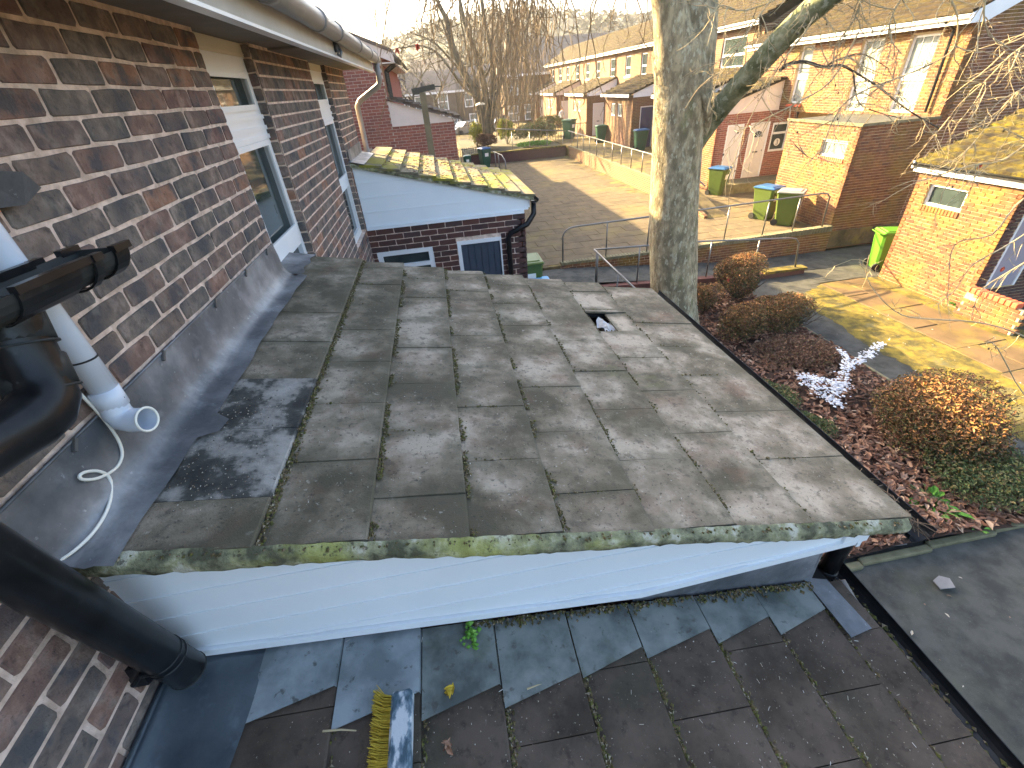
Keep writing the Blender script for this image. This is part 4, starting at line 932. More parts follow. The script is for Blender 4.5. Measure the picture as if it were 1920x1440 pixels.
for k, (a, b_, c, d) in enumerate(UW):
    w_, h_ = b_-a, d-c
    o = window(h1, (XW, b_, c), (0, -1, 0), (-1, 0, 0), w_, h_, .09, .055, 'glass_lit', transoms=((h_*.47, .16),), bars=(h_*.12, h_*.21, h_*.30, h_*.39) if k < 2 else (), vbars=(w_*.33, w_*.66) if k < 2 else ())
    q = MB(); q.prism([(XW-.07, a-.04, c-.10), (XW-.07, a-.04, c-.05), (XW+.08, a-.04, c-.001), (XW+.08, a-.04, c-.10)], (0, w_+.08, 0)); q.build('sill', M['sill_red'], h1)
q = MB(); q.box(XW-.33, XW+.1, 11.95, 21.1, EV+.001, EV+.02, 0, .5); q.build('soffit', M['upvc'], h1)
q = MB(); q.box(XW-.355, XW-.331, 11.92, 21.1, EV-.03, EV+.16, 0, .5); q.build('fascia', M['upvc'], h1)
g = MB(); half_gutter(g, (XW-.41, 11.9, EV+.12), (XW-.41, 21.1, EV+.12), .06, 8); g.build('gutter', M['frame'], h1)
q = MB(); q.prism([(XW-.34, 11.93, EV-.03), (XW-.34, 11.93, EV+.17), (XW+8.5, 11.93, EV+.17+.42*8.84), (XW+8.5, 11.93, EV-.05+.42*8.84), (XW+.1, 11.93, EV-.02)], (0, .03, 0)); q.build('verge_board', M['upvc'], h1)
def tiled_roof(parent, x0, z0, x1, z1, ya, yb, step=.28, wid=.30, mt='roof_moss', name='roof_tiles', nind=0, warp=.03):
    """rows of lapped interlocking tiles up a slope in x; each tile its own faces"""
    n = max(1, int(round(math.hypot(x1-x0, z1-z0)/step))); q = MB(); dx, dz = (x1-x0)/n, (z1-z0)/n
    for i in range(n):
        m_ = int(math.ceil((yb-ya)/wid)); off = (i % 2)*wid/2
        for j in range(-1, m_):
            a, b_ = max(ya, ya+off+j*wid), min(yb, ya+off+(j+1)*wid)
            if b_-a < .03: continue
            xa, za_, xb, zb_ = x0+i*dx, z0+i*dz+.07+rnd.uniform(0, warp*.6), x0+(i+1.1)*dx, z0+(i+1.1)*dz+.012
            r = rnd.random(); w_ = rnd.uniform(-.008, .008)
            q.add([(xa, a+.004, za_), (xa, (a+b_)/2, za_+.03+w_), (xa, b_-.004, za_), (xb, b_-.004, zb_), (xb, (a+b_)/2, zb_+.02), (xb, a+.004, zb_), (xa+.01, a+.004, za_-.055), (xa+.01, b_-.004, za_-.055)],
                  [(0, 5, 4, 1), (1, 4, 3, 2), (6, 0, 1, 2, 7)], 0, r)
    q.build(name, M[mt], parent, kind='stuff')
    q = MB(); q.prism([(x0, ya, z0-.02), (x1, ya, z1-.02), (x1, yb, z1-.02), (x0, yb, z0-.02)], (0, 0, -.03)); q.build('roof_deck', M['roof_moss'], parent)
tiled_roof(h1, XW-.38, EV+.16, XW+5.0, EV+.16+.42*5.38, 11.95, 21.1)
q = MB(); q.tube([(XW-.38, 12.55, EV+.06), (XW-.10, 12.5, EV-.12), (XW-.08, 12.45, -1.45)], .036, 8); q.build('downpipe', M['blackp'], h1)
q = MB(); q.tube([(XW-.13, 12.75, -.35), (XW-.13, 12.82, -.33)], .03, 8); q.build('vent', M['blackp'], h1)
# flat roofed store
st = thing('brick_store', (13.5, 13.5, PZ), 'flat roofed yellow brick store with one small white window and red sill', 'store')
XB = 12.39; BT = -1.60; SW = (12.36, 13.32, -2.42, -2.01)
brick_wall(st, (XB, 0, 0), (0, 1, 0), 12.06, 14.92, LZ, BT, (-1, 0, 0), WARM, 300, [SW], zbase=BT-.075*45, mg=60)
brick_wall(st, (XB, 12.06, 0), (1, 0, 0), 0, XW-XB, LZ, BT, (0, -1, 0), WARM, 60, (), zbase=BT-.075*45, mg=60)
q = MB(); q.box(XB+.11, XW-.01, 12.18, 14.9, LZ, BT-.01, 0, .5); q.build('store_core', M['mortar_sand'], st)
o = window(st, (XB, SW[1], SW[2]), (0, -1, 0), (-1, 0, 0), SW[1]-SW[0], SW[3]-SW[2], .05, .05, 'glass_lit'); o['label'] = 'small bright window'
for k in range(13): q = MB(); y = SW[0]-.02+k*.077; q.bbox(XB-.03, XB+.05, y, y+.068, SW[2]-.11, SW[2]-.001, .006); q.build('sill_brick', M['sill_red'], st)
q = MB(); q.box(XB-.05, XW, 12.0, 14.98, BT+.002, BT+.035, 0, .5); q.build('flat_roof', M['tarmac'], st)
q = MB(); q.box(XB-.06, XB-.02, 11.99, 14.99, BT+.0, BT+.07, 0, .5); q.box(XB-.019, XW, 11.99, 12.03, BT+.0, BT+.07, 0, .5); q.build('roof_edge', M['kerb'], st)
# porch with the three doors beyond the store
YD = 18.75
p3 = thing('porch', (13.8, 18.8, PZ), 'recessed porch with off white cupboard door, panelled front door and small window beyond the store', 'porch')
OD = [(12.62, 13.32, -3.98, -1.96), (13.60, 14.44, -3.98, -1.97), (14.58, 15.30, -3.06, -2.03)]
DK = (M['brick_dark_obj'], M['brick_red'], M['mortar_pale'])
brick_wall(p3, (0, YD, 0), (1, 0, 0), 12.17, 15.5, PZ, -1.56, (0, -1, 0), DK, 0, OD, zbase=PZ, mg=60, depth=.008)
brick_wall(p3, (12.17, 0, 0), (0, 1, 0), YD, 21.1, PZ, -1.3, (-1, 0, 0), WARM, 60, (), zbase=PZ, mg=60)
q = MB(); q.box(12.29, 15.5, YD+.15, 21.0, PZ, -1.6, 0, .5); q.build('porch_core', M['mortar_sand'], p3)
q = MB(); q.box(12.3, 15.45, 17.75, YD-.001, PZ, -3.99, 0, .5); q.build('doorstep', M['kerb'], p3)
def door(parent, a, b_, c, d, Y, mt, fan=False, slot=False, lab=None, panes=False):
    q = MB(); q.box(a, b_, Y-.012, Y+.06, d-.05, d, 0, .5); q.box(a, a+.05, Y-.0119, Y+.06, c, d-.05, 0, .5); q.box(b_-.05, b_, Y-.0119, Y+.06, c, d-.05, 0, .5); f = q.build('door_frame', M['frame' if mt != 'door_navy' else 'frame'], parent)
    q = MB(); q.box(a+.051, b_-.051, Y+.015, Y+.05, c, d-.051, 0, .5); o = q.build('door', M[mt], parent)
    if lab: o['label'] = lab
    w_ = b_-a-.1
    if fan:
        xm = (a+b_)/2; zf = c+1.50
        q = MB(); q.prism([(xm+.20*math.cos(math.pi*k/10), Y+.008, zf+.22*math.sin(math.pi*k/10)) for k in range(11)], (0, .006, 0)); fo = q.build('fanlight', M['glass'], o)
        q = MB()
        for k in range(1, 5): a_ = math.pi*k/5; q.tube([(xm, Y+.005, zf), (xm+.2*math.cos(a_), Y+.005, zf+.22*math.sin(a_))], .006, 4)
        q.build('glazing_bar', M['frame'], fo if False else o)
        for (x0_, z0_, x1_, z1_) in ((.12, .15, .42, .62), (.58, .15, .88, .62), (.12, .80, .42, 1.35), (.58, .80, .88, 1.35)):
            q = MB(); q.box(a+.05+w_*x0_, a+.05+w_*x1_, Y+.008, Y+.0149, c+z0_, c+z1_, 0, .5); q.build('door_panel', M[mt], o)
    if slot:
        q = MB(); q.box(a+.05+w_*.36, a+.05+w_*.66, Y+.004, Y+.012, c+.93, c+.985, 0, .5); q.build('letterbox', M['iron'], o)
        q = MB(); q.tube([(b_-.14, Y-.01, c+1.0), (b_-.14, Y+.014, c+1.0)], .022, 8); q.build('door_knob', M['iron'], o)
    return o
door(p3, *OD[0], YD, 'door_white', lab='plain off white cupboard door')
door(p3, *OD[1], YD, 'door_white', True, True, 'panelled front door with fanlight')
o = window(p3, (OD[2][0], YD, OD[2][2]), (1, 0, 0), (0, -1, 0), OD[2][1]-OD[2][0], OD[2][3]-OD[2][2], .0, .07, 'glass', transoms=((.66, .08),), frame='frame')
cu = bpy.data.curves.new('digit', 'FONT'); cu.body = '3'; cu.size = .26; cu.extrude = .002; cu.align_x = 'CENTER'
t_ = bpy.data.objects.new('number_tmp', cu); COL.objects.link(t_); bpy.context.view_layer.update()
me = bpy.data.meshes.new_from_object(t_.evaluated_get(bpy.context.evaluated_depsgraph_get())); COL.objects.unlink(t_); bpy.data.objects.remove(t_)
me.materials.clear(); me.materials.append(M['iron'])
q = MB(); q.tube([(14.94, YD+.028, -2.74), (14.94, YD+.024, -2.74)], .135, 18); dk = q.build('number_disc', M['paper'], o)
no = inst('number_digit', me, (14.94, YD+.021, -2.83), None, (R(90), 0, 0)); no.parent = o; no.location = (14.94, YD+.021, -2.83)
pz3 = lambda x: -.52+.30*(x-XW)
boards(p3, [(12.4, -1.54), (XW-.01, -1.54), (XW-.01, pz3(XW)-.05), (12.4, pz3(12.4)-.05)], -1.54, -.4, .17, YD-.03, mt='upvc_pink')
q = MB(); q.box(12.1, XW, YD-.06, YD-.0305, -1.58, -1.54, 0, .5); q.build('base_trim', M['upvc_pink'], p3)
q = MB()
for dx_, dz_ in ((0,0),(.09,.10),(-.06,.02),(.10,-.04),(.11,-.10),(.04,.06)): q.tube([(13.56+dx_, YD-.045, -1.10+dz_), (13.56+dx_, YD-.040, -1.10+dz_)], .022, 6)
q.build('vent_hole', M['iron'], p3)
tiled_roof(p3, 11.95, pz3(11.95), XW, pz3(XW), YD-.12, 21.1)
q = MB(); q.box(11.93, 11.95, YD-.12, 21.1, pz3(11.95)-.13, pz3(11.95)+.03, 0, .5); q.build('fascia', M['upvc'], p3)

# ------------------------------------------------ brick store at the right edge
sh = thing('brick_store', (13, 8.5, LZ), 'brick store at the right edge under a thick mossy roof', 'store')
XS = 12.05; SY0, SY1 = 7.45, 9.66; ET = -2.32; SWW = (8.45, 9.33, -3.0, -2.55)
brick_wall(sh, (XS, 0, 0), (0, 1, 0), SY0, SY1, LZ, ET, (-1, 0, 0), WARM, 300, [SWW], zbase=ET-.075*40, mg=60)
DL = (.25, 1.0, LZ+.5, -2.55)
brick_wall(sh, (XS, SY0, 0), (1, 0, 0), 0, 3.2, LZ, ET, (0, -1, 0), (M['brick_dark_obj'], M['brick_dark_att'], M['mortar_sand']), 60, [DL], zbase=ET-.075*40, mg=60)
brick_wall(sh, (XS, SY1, 0), (1, 0, 0), 0, 2.6, LZ, ET+.0, (0, 1, 0), WARM, 0, (), zbase=ET-.075*40, mg=300)
q = MB(); q.box(XS+.11, 15.4, SY0+.12, SY1-.11, LZ, ET, 0, .5); q.build('store_core', M['mortar_sand'], sh)
o = window(sh, (XS, SWW[1], SWW[2]), (0, -1, 0), (-1, 0, 0), .88, .45, .05, .05, 'glass'); 
for k in range(12): q = MB(); y = SWW[0]-.02+k*.077; q.bbox(XS-.03, XS+.05, y, y+.068, SWW[2]-.115, SWW[2]-.001, .006); q.build('sill_brick', M['brick_warm_obj'], sh)
door(sh, XS+DL[0], XS+DL[1], DL[2], DL[3], SY0, 'door_lilac', lab='grey lilac door')
g = MB(); half_gutter(g, (XS-.17, SY0-1.2, ET+.17), (XS-.17, SY1+.12, ET+.17), .06, 8); g.build('gutter', M['blackp'], sh)
q = MB(); q.box(XS-.11, XS-.085, SY0-1.2, SY1+.1, ET-.02, ET+.16, 0, .5); q.build('fascia', M['upvc'], sh)
q = MB(); q.box(XS-.17, XS-.11, SY1+.10, SY1+.13, ET+.05, ET+.20, 0, .5); q.build('fascia_end', M['frame'], sh)
tiled_roof(sh, XS-.15, ET+.15, 15.6, ET+.15+.38*3.7, SY0-1.2, SY1+.1, mt='roof_moss_bright')
# low garden wall by its door
gw = thing('garden_wall', (12.0, 6.9, LZ), 'low stepped wall of orange bricks in front of the grey lilac door', 'wall')
for k in range(7):
    for i in range(6):
        y = 7.38-i*.226-(.113 if k % 2 else 0)
        if y < 6.35 or (k > 4 and i < 1): continue
        q = MB(); q.bbox(11.86, 11.965, y-.107, y+.107, LZ+.001+k*.075, LZ+.001+k*.075+.066, .006); q.build('brick', M['brick_warm_obj'], gw)
for i in range(9):
    q = MB(); y = 7.40-i*.113; q.bbox(11.83, 11.995, y-.052, y+.052, LZ+.53, LZ+.63, .01); q.build('coping_brick', M['sill_red'], gw)
q = MB(); q.box(11.87, 11.955, 6.32, 7.42, LZ, LZ+.525, 0, .5); q.build('core', M['mortar_sand'], gw)

# ------------------------------------------------ far terrace on the raised walk
brick_far = bpy.data.materials.new('far terrace brick'); brick_far.use_nodes = True; t = brick_far.node_tree
bt = t.nodes.new('ShaderNodeTexBrick'); gq = t.nodes.new('ShaderNodeNewGeometry'); mp = t.nodes.new('ShaderNodeSeparateXYZ'); cb = t.nodes.new('ShaderNodeCombineXYZ'); ad = t.nodes.new('ShaderNodeMath')
t.links.new(gq.outputs['Position'], mp.inputs[0]); t.links.new(mp.outputs[0], ad.inputs[0]); t.links.new(mp.outputs[1], ad.inputs[1]); t.links.new(ad.outputs[0], cb.inputs[0]); t.links.new(mp.outputs[2], cb.inputs[1]); t.links.new(cb.outputs[0], bt.inputs['Vector'])
bt.inputs['Scale'].default_value = 1.0; bt.inputs['Brick Width'].default_value = .225; bt.inputs['Row Height'].default_value = .075; bt.inputs['Mortar Size'].default_value = .010
bt.inputs['Color1'].default_value = (.19,.082,.036,1); bt.inputs['Color2'].default_value = (.145,.056,.027,1); bt.inputs['Mortar'].default_value = (.27,.20,.115,1)
nz = t.nodes.new('ShaderNodeTexNoise'); nz.inputs['Scale'].default_value = .8; t.links.new(gq.outputs['Position'], nz.inputs['Vector'])
mx = t.nodes.new('ShaderNodeMix'); mx.data_type = 'RGBA'; mx.blend_type = 'MULTIPLY'; mx.inputs[0].default_value = .35; t.links.new(bt.outputs[0], mx.inputs[6]); t.links.new(nz.outputs['Color'], mx.inputs[7])
t.links.new(mx.outputs[2], t.nodes['Principled BSDF'].inputs['Base Color']); t.nodes['Principled BSDF'].inputs['Roughness'].default_value = .9
M['brick_far'] = brick_far
q = MB(); q.box(10.0, 10.7, 17.2, 21.0, PZ-.3, WZ, 0, .5); q.box(10.0, 16, 21.001, 75, PZ-.3, WZ, 0, .5); q.build('raised_walk', M['joint'], kind='structure')
q = MB(); q.prism([(10.0, 17.2, WZ), (10.7, 17.2, WZ), (10.7, 14.8, PZ+.01), (10.0, 14.8, PZ+.01)], (0, 0, -.3)); q.build('walk_ramp', M['joint'], kind='structure')
units = [(21.15, 4.6, 'white'), (29.0, 4.8, 'navy'), (38.0, 5.2, 'white'), (47.5, 5.5, 'white'), (57.0, 5.5, 'white')]
labs = ['far terrace house behind the big trunk, with a slate grey clad porch', 'far terrace house with a navy door and blue lidded bin right behind the trunk', 'far terrace house with the tall white door, middle of the raised walk',
        'far terrace house with the person standing in its doorway', 'farthest terrace house of the raised walk']
XF, EF = 15.0, 1.33
for k, (ya, dep, dc) in enumerate(units):
    yb = units[k+1][0] if k+1 < len(units) else 66.5
    h = thing('terraced_house', (17, (ya+yb)/2, WZ), labs[k], 'house', 'terraced houses along the raised walk')
    L_ = yb-ya
    wins = [(ya+.6, 1.0), (ya+L_*.42, .95), (ya+L_*.72, 1.0)] if k else [(22.3, 1.9), (25.5, 1.0)]
    zt, zb_ = EF-.25, -.1
    q = MB()
    # wall with window openings left out, piece by piece
    ys = sorted([(y, y+w_) for y, w_ in wins]); c0 = ya+.001
    for a, b_ in ys: q.box(XF, XF+.3, c0, a, WZ, EF, 0, .5); q.box(XF, XF+.3, a, b_, WZ, zb_, 0, .5); q.box(XF, XF+.3, a, b_, zt, EF, 0, .5); c0 = b_
    q.box(XF, XF+.3, c0, yb, WZ, EF, 0, .5)
    if k == 0: q.prism([(XF+.31, 21.12, WZ), (23, 21.12, WZ), (23, 21.12, EF+1.6), (19, 21.12, EF+1.9), (XF+.31, 21.12, EF)], (0, .2, 0))
    q.build('wall', M['brick_far'], h)
    q = MB(); q.box(XF+.45, XF+.5, ya, yb, -1, EF, 0, .5); q.build('back_wall', M['void'], h)
    for y, w_ in wins:
        window(h, (XF, y+w_, zb_), (0, -1, 0), (-1, 0, 0), w_, zt-zb_, .06, .08, 'glass', transoms=((zt-zb_)*.42, .1) and (((zt-zb_)*.42, .1),))
        q = MB(); q.box(XF-.05, XF+.05, y-.04, y+w_+.04, zb_-.09, zb_-.001, 0, .5); q.build('sill', M['frame'], h)
    q = MB(); q.box(XF-.36, XF-.33, ya, yb, EF-.03, EF+.16, 0, .5); q.build('fascia', M['frame'], h)
    g = MB(); half_gutter(g, (XF-.42, ya, EF+.12), (XF-.42, yb, EF+.12), .06, 6); g.build('gutter', M['frame'], h)
    q = MB(); q.tube([(XF-.06, ya+.3, EF), (XF-.06, ya+.3, -.6)], .045, 6); q.build('downpipe', M['blackp'], h)
    tiled_roof(h, XF-.38, EF+.16, XF+4.0, EF+.16+.42*4.4, ya, yb, .36, .33)
    q = MB(); q.prism([(XF+4.0, ya, EF+.16+.42*4.4), (XF+8.4, ya, EF+.16), (XF+8.4, yb, EF+.16), (XF+4.0, yb, EF+.16+.42*4.4)], (0, 0, .04)); q.build('back_roof', M['far_roof'], h)
    # store front and clad lean-to porch
    xs = 12.72; pzf = lambda x: -.10+.34*(x-XF)
    sb_ = MB(); pw = []
    if k: pw = [(ya+1.7, .75), (ya+2.9, .75)]
    c0 = ya
    for a, w_ in pw: sb_.box(xs, xs+.2, c0, a, WZ, -1.05, 0, .5); sb_.box(xs, xs+.2, a, a+w_, WZ, -2.15, 0, .5); sb_.box(xs, xs+.2, a, a+w_, -1.45, -1.05, 0, .5); c0 = a+w_
    sb_.box(xs, xs+.2, c0, ya+dep, WZ, -1.05, 0, .5)
    sb_.box(xs+.2, XF, ya+.12, ya+dep, WZ, -1.12, 0, .5); sb_.box(xs+.21, xs+.50, ya, ya+.119, WZ, -1.12, 0, .5); sb_.box(xs+1.36, XF-.001, ya, ya+.119, WZ, -1.12, 0, .5)
    sb_.box(xs+.50, xs+1.36, ya, ya+.119, -1.60, -1.12, 0, .5)
    sb_.build('porch_wall', M['brick_far'], h)
    for a, w_ in pw: window(h, (xs, a+w_, -2.15), (0, -1, 0), (-1, 0, 0), w_, .70, .04, .07, 'glass_lit')
    mt = 'door_navy' if dc == 'navy' else 'door_white'
    door(h, xs+.505, xs+1.355, WZ, -1.605, ya+.03, mt, slot=(k == 2))
    boards(h, [(xs, -1.12), (XF-.01, -1.12), (XF-.01, pzf(XF)-.04), (xs, pzf(xs)-.04)], -1.12, .1, .2, ya-.03, mt='upvc' if k != 3 else 'upvc_pink')
    tiled_roof(h, xs-.30, pzf(xs-.3), XF, pzf(XF), ya-.08, ya+dep+.1, .33, .33)
    q = MB(); q.box(xs-.32, xs-.30, ya-.08, ya+dep+.1, pzf(xs-.3)-.13, pzf(xs-.3)+.03, 0, .5); q.build('porch_fascia', M['frame'], h)
# satellite dish
sd = thing('satellite_dish', (XF-.3, 30.2, .15), 'dark red brown satellite dish on the upper wall just left of the trunk', 'dish')
q = MB(); c = np.array([XF-.32, 30.2, .15])
vs = [c+np.array([-.04, 0, 0])]+[c+np.array([-.12*(r_/.32)**2+.08, r_*math.cos(a), r_*math.sin(a)]) for r_ in (.16, .32) for a in [6.2832*k/14 for k in range(14)]]
vs[0] = c+np.array([.08, 0, 0])
q.add(vs, [(0, 1+k, 1+(k+1) % 14) for k in range(14)]+[(1+k, 15+k, 15+(k+1) % 14, 1+(k+1) % 14) for k in range(14)]); q.build('dish', plain('rust brown dish', (.16,.08,.055), .6), sd)
q = MB(); q.tube([c+np.array([.08,0,0]), c+np.array([.2,0,-.1]), c+np.array([.31,0,-.1])], .02, 6); q.tube([c+np.array([.06,0,-.2]), c+np.array([-.22,0,-.02])], .012, 5); q.build('arm', M['iron'], sd)

# ================================================================== LOW WALLS AND RAILS
rw = thing('retaining_wall', (8, 12, LZ), 'mossy brick retaining wall between the sunlit plaza and the sunken ramp', 'wall')
rt = lambda x: -4.29+.018*max(0, x-7)
MOSSB = (M['brick_dark_obj'], M['brick_dark_att'], M['mortar_pale'])
brick_wall(rw, (0, 11.96, 0), (1, 0, 0), 4.05, 12.38, -5.0, -4.33, (0, -1, 0), (M['brick_warm_obj'], M['brick_warm_att'], M['mortar_sand']), 160, (), zbase=-4.33-.075*10, mg=60)
q = MB(); q.box(4.05, 12.38, 12.062, 12.14, -5, -4.335, 0, .5); q.build('core', M['mortar_sand'], rw)
for k in range(92):
    x = 4.05+k*.0905; q = MB(); z = rt(x); q.bbox(x, x+.082, 11.93, 12.13, -4.33, z+.03, .008); q.build('coping_brick', M['kerb'], rw)
lw = thing('low_wall', (7, 10.6, LZ), 'low mossy brick wall carrying the nearer rail beside the ramp', 'wall')
q = MB(); q.box(4.6, 10.35, 10.5, 10.7, LZ-.3, -4.93+.12, 0, .5)
q = MB(); q.prism([(4.5, 10.50, LZ-.2), (10.55, 10.50, LZ-.2), (10.55, 10.50, -4.78), (9.4, 10.50, -4.76), (4.5, 10.50, -4.50)], (0, .2, 0)); q.build('wall', M['brick_dark_att'], lw)
q = MB(); q.prism([(9.35, 10.47, -4.775), (10.6, 10.47, -4.775), (10.6, 10.47, -4.72), (9.35, 10.47, -4.70)], (0, .26, 0)); q.build('coping', M['mossground'], lw)
def rail(lab, pts, posts, r=.024, mt='steel', name='handrail', mid=None, group=None):
    t_ = thing(name, tuple(pts[0]), lab, 'handrail', group)
    P_ = [np.array(p, float) for p in pts]; q = MB(); q.tube(P_, r, 8); q.build('top_rail', M[mt], t_, smooth=True)
    for (x, y, z0_, z1_) in posts: q = MB(); q.tube([(x, y, z0_), (x, y, z1_)], r*.85, 7); q.build('post', M[mt], t_, smooth=True)
    if mid: q = MB(); q.tube([np.array(p, float) for p in mid], r*.7, 6); q.build('lower_rail', M[mt], t_, smooth=True)
    return t_
rail('rounded steel rail along the plaza edge, upper one of the two by the ramp', [(4.12,12.02,-4.28),(4.12,12.02,-3.55),(4.18,12.02,-3.42),(4.32,12.02,-3.34),(4.5,12.02,-3.32),(8,12.02,-3.27),(11.75,12.02,-3.21),(11.93,12.02,-3.24),(12.02,12.02,-3.34),(12.06,12.02,-4.2)],
     [(x, 12.02, -4.25, -3.28) for x in (5.38, 6.6, 7.7, 8.95, 10.15, 11.1)], .023, 'steel')
rail('lower steel rail beside the garden bed with rounded end', [(4.56,10.62,-3.55),(5.6,10.62,-3.60),(7.5,10.6,-3.68),(9.9,10.6,-3.88),(10.1,10.6,-3.92),(10.22,10.6,-4.05),(10.32,10.6,-4.75)],
     [(4.62,10.6,-4.5,-3.58),(5.75,10.6,-4.55,-3.62),(7.7,10.6,-4.65,-3.72),(9.05,10.6,-4.73,-3.82)], .023, 'steel')
rail('short steel rail descending towards the porch roof', [(4.56,10.62,-3.55),(4.75,9.6,-3.75),(5.05,8.6,-4.05),(5.1,8.4,-4.15)], [(4.60,10.45,-4.5,-3.58),(4.78,9.5,-4.6,-3.78)], .024, 'steel')
wl = thing('retaining_wall', (10, 25, PZ), 'sunlit brick retaining wall below the raised walk', 'wall')
q = MB(); q.box(9.88, 9.999, 17.2, 32.6, PZ-.1, WZ+.05, 0, .5); q.prism([(9.88, 17.199, PZ-.1), (9.88, 17.199, WZ+.05), (9.88, 14.8, PZ+.1), (9.88, 14.8, PZ-.1)], (.12, 0, 0))
q.build('wall', M['brick_far'], wl); q = MB(); q.box(9.86, 10.02, 17.2, 32.6, WZ+.051, WZ+.09, 0, .5); q.build('coping', M['kerb'], wl)
pst = [(9.95, 18.0+k*1.28, WZ+.09, -2.86) for k in range(12)]
rail('long rail along the raised walk, catching the sun', [(9.95,15.2,-3.35),(9.95,17.2,-2.85),(9.95,33,-2.82)], pst, .026, 'steel')
pst = [(9.9+k*.75, 34.2+k*.15, WZ, -2.9) for k in range(-5, 4)]
rail('far rail above the planter at the end of the plaza', [(5.2,33.6,-2.35),(9.9,33.4,-2.85)], [(x, 33.5, PZ, -2.5-(x-5.2)*.09) for x in (6.2, 7.4, 8.6, 9.7)], .03, 'steel')
rail('bent grey rail beside the blue lidded bin by the planter', [(4.55,30.6,-3.35),(4.9,29.5,-3.45),(5.0,28.9,-3.7),(5.0,28.8,-4.3)], [(4.6,30.4,PZ,-3.4),(4.75,29.9,PZ,-3.42)], .03, 'steel')
rail('thin rail running up to the street beyond the gable', [(4.9,46,-2.3),(4.9,41,-3.2)], [(4.9,46,WZ,-2.4),(4.9,43.5,WZ,-2.8),(4.9,41,WZ,-3.2)], .035, 'steel')
# iron railing with bars
ir = thing('iron_railing', (3.5, 34.5, PZ), 'dark iron railing with upright bars right of the red gable', 'railing')
q = MB(); q.tube([(2.2,33.2,-3.35),(4.3,34.0,-3.35)], .02, 5); q.tube([(2.2,33.2,-4.2),(4.3,34.0,-4.2)], .02, 5); q.build('rail', M['iron'], ir)
for k in range(15): q = MB(); x = 2.2+k*.15; q.tube([(x,33.2+(x-2.2)*.38,PZ),(x,33.2+(x-2.2)*.38,-3.25)], .014, 5); q.build('bar', M['iron'], ir)
ir2 = thing('iron_railing', (12.2, 36, WZ), 'dark railing panels across the raised walk beside the far houses', 'railing')
for k in range(20): q = MB(); x = 8.6+k*.2; q.tube([(x,38-k*.05,-4.0),(x,38-k*.05,-2.75)], .016, 5); q.build('bar', M['iron'], ir2)
q = MB(); q.tube([(8.6,38,-2.8),(12.5,37,-2.75)], .022, 5); q.build('rail', M['iron'], ir2)
# planter
pn = thing('planter', (7, 34, PZ), 'long low planter wall with a pale mossy coping at the far end of the plaza', 'planter')
q = MB(); q.box(3.0, 9.87, 33.3, 33.55, PZ-.1, -3.75, 0, .5); q.build('wall', M['brick_dark_att'], pn)
q = MB(); q.box(2.95, 9.86, 33.25, 33.6, -3.749, -3.68, 0, .5); q.build('coping', M['mossground'], pn)
q = MB(); q.box(3.0, 9.9, 33.61, 46, PZ, -3.78, 0, .5); q.build('planter_soil', M['ground'], kind='structure')

# ================================================================== BINS
def make_bin(loc, lab, body='bin_green', lid='lid_blue', s=1.0, yaw=0.0, lidang=0):
    t_ = thing('wheelie_bin', (0, 0, 0), lab, 'bin', 'wheelie bins outside the houses')
    W, D, H = .29*s, .35*s, .95*s; tw, td = .21*s, .24*s
    q = MB(); v = []
    for z, a, b_ in ((0.02, tw, td), (.30*s, tw+.03*s, td+.04*s), (H, W, D), (H+.035*s, W+.025*s, D+.02*s), (H+.036*s, W-.02*s, D-.02*s)):
        c_ = .05*s
        v += [(-a+c_,-b_,z),(a-c_,-b_,z),(a,-b_+c_,z),(a,b_-c_,z),(a-c_,b_,z),(-a+c_,b_,z),(-a,b_-c_,z),(-a,-b_+c_,z)]
    fs = [(k*8+i, k*8+(i+1) % 8, k*8+8+(i+1) % 8, k*8+8+i) for k in range(4) for i in range(8)]+[tuple(range(7,-1,-1)), tuple(range(32, 40))]
    q.add(v, fs); q.build('body', M[body], t_)
    q = MB(); q.bbox(-W*1.05, W*1.05, -D*1.12, D*1.02, H+.037*s, H+.085*s, .025*s); q.bbox(-W*.8, W*.8, -D*.85, D*.8, H+.086*s, H+.105*s, .02*s); q.build('lid', M[lid], t_)
    q = MB(); q.tube([(-W*.8, D*1.02, H*.98), (-W*.8, D*1.22, H*1.03), (W*.8, D*1.22, H*1.03), (W*.8, D*1.02, H*.98)], .014*s, 6); q.build('handle', M[body], t_)
    for sx in (-1, 1): q = MB(); q.tube([(sx*(tw+.01*s), td+.02*s, .10*s), (sx*(tw+.055*s), td+.02*s, .10*s)], .10*s, 12); q.build('wheel', M['rubber'], t_)
    q = MB(); q.add([(-W*1.006*.38, -(td+(D-td)*.80)-.012*s, .78*s), (W*.38, -(td+(D-td)*.80)-.012*s, .78*s), (W*.38, -(td+(D-td)*.62)-.014*s, .60*s), (-W*.38, -(td+(D-td)*.62)-.014*s, .60*s)], [(0, 3, 2, 1)]); q.build('number_sticker', M['paper'], t_)
    t_.location = loc; t_.rotation_euler = (0, 0, yaw); return t_
make_bin((12.15, 18.0, PZ), 'olive green bin with blue lid in front of the off white cupboard door', yaw=.5)
make_bin((11.55, 14.05, PZ), 'olive green bin with blue lid standing left of its grey lidded twin', yaw=.35)
make_bin((11.72, 13.20, PZ), 'olive green bin with faded grey lid against the flat roofed store', lid='lid_grey', yaw=.75)
make_bin((12.62, 10.20, LZ), 'bright lime green bin at the corner of the mossy roofed store', body='bin_lime', lid='bin_lime', yaw=1.2)
make_bin((2.75, 9.9, PZ), 'green bin half hidden beyond the end of the next porch', lid='bin_green', yaw=0)
make_bin((12.9, 27.9, WZ), 'dark green bin with blue lid outside the navy door', body='bin_dark', yaw=1.5, s=1.05)
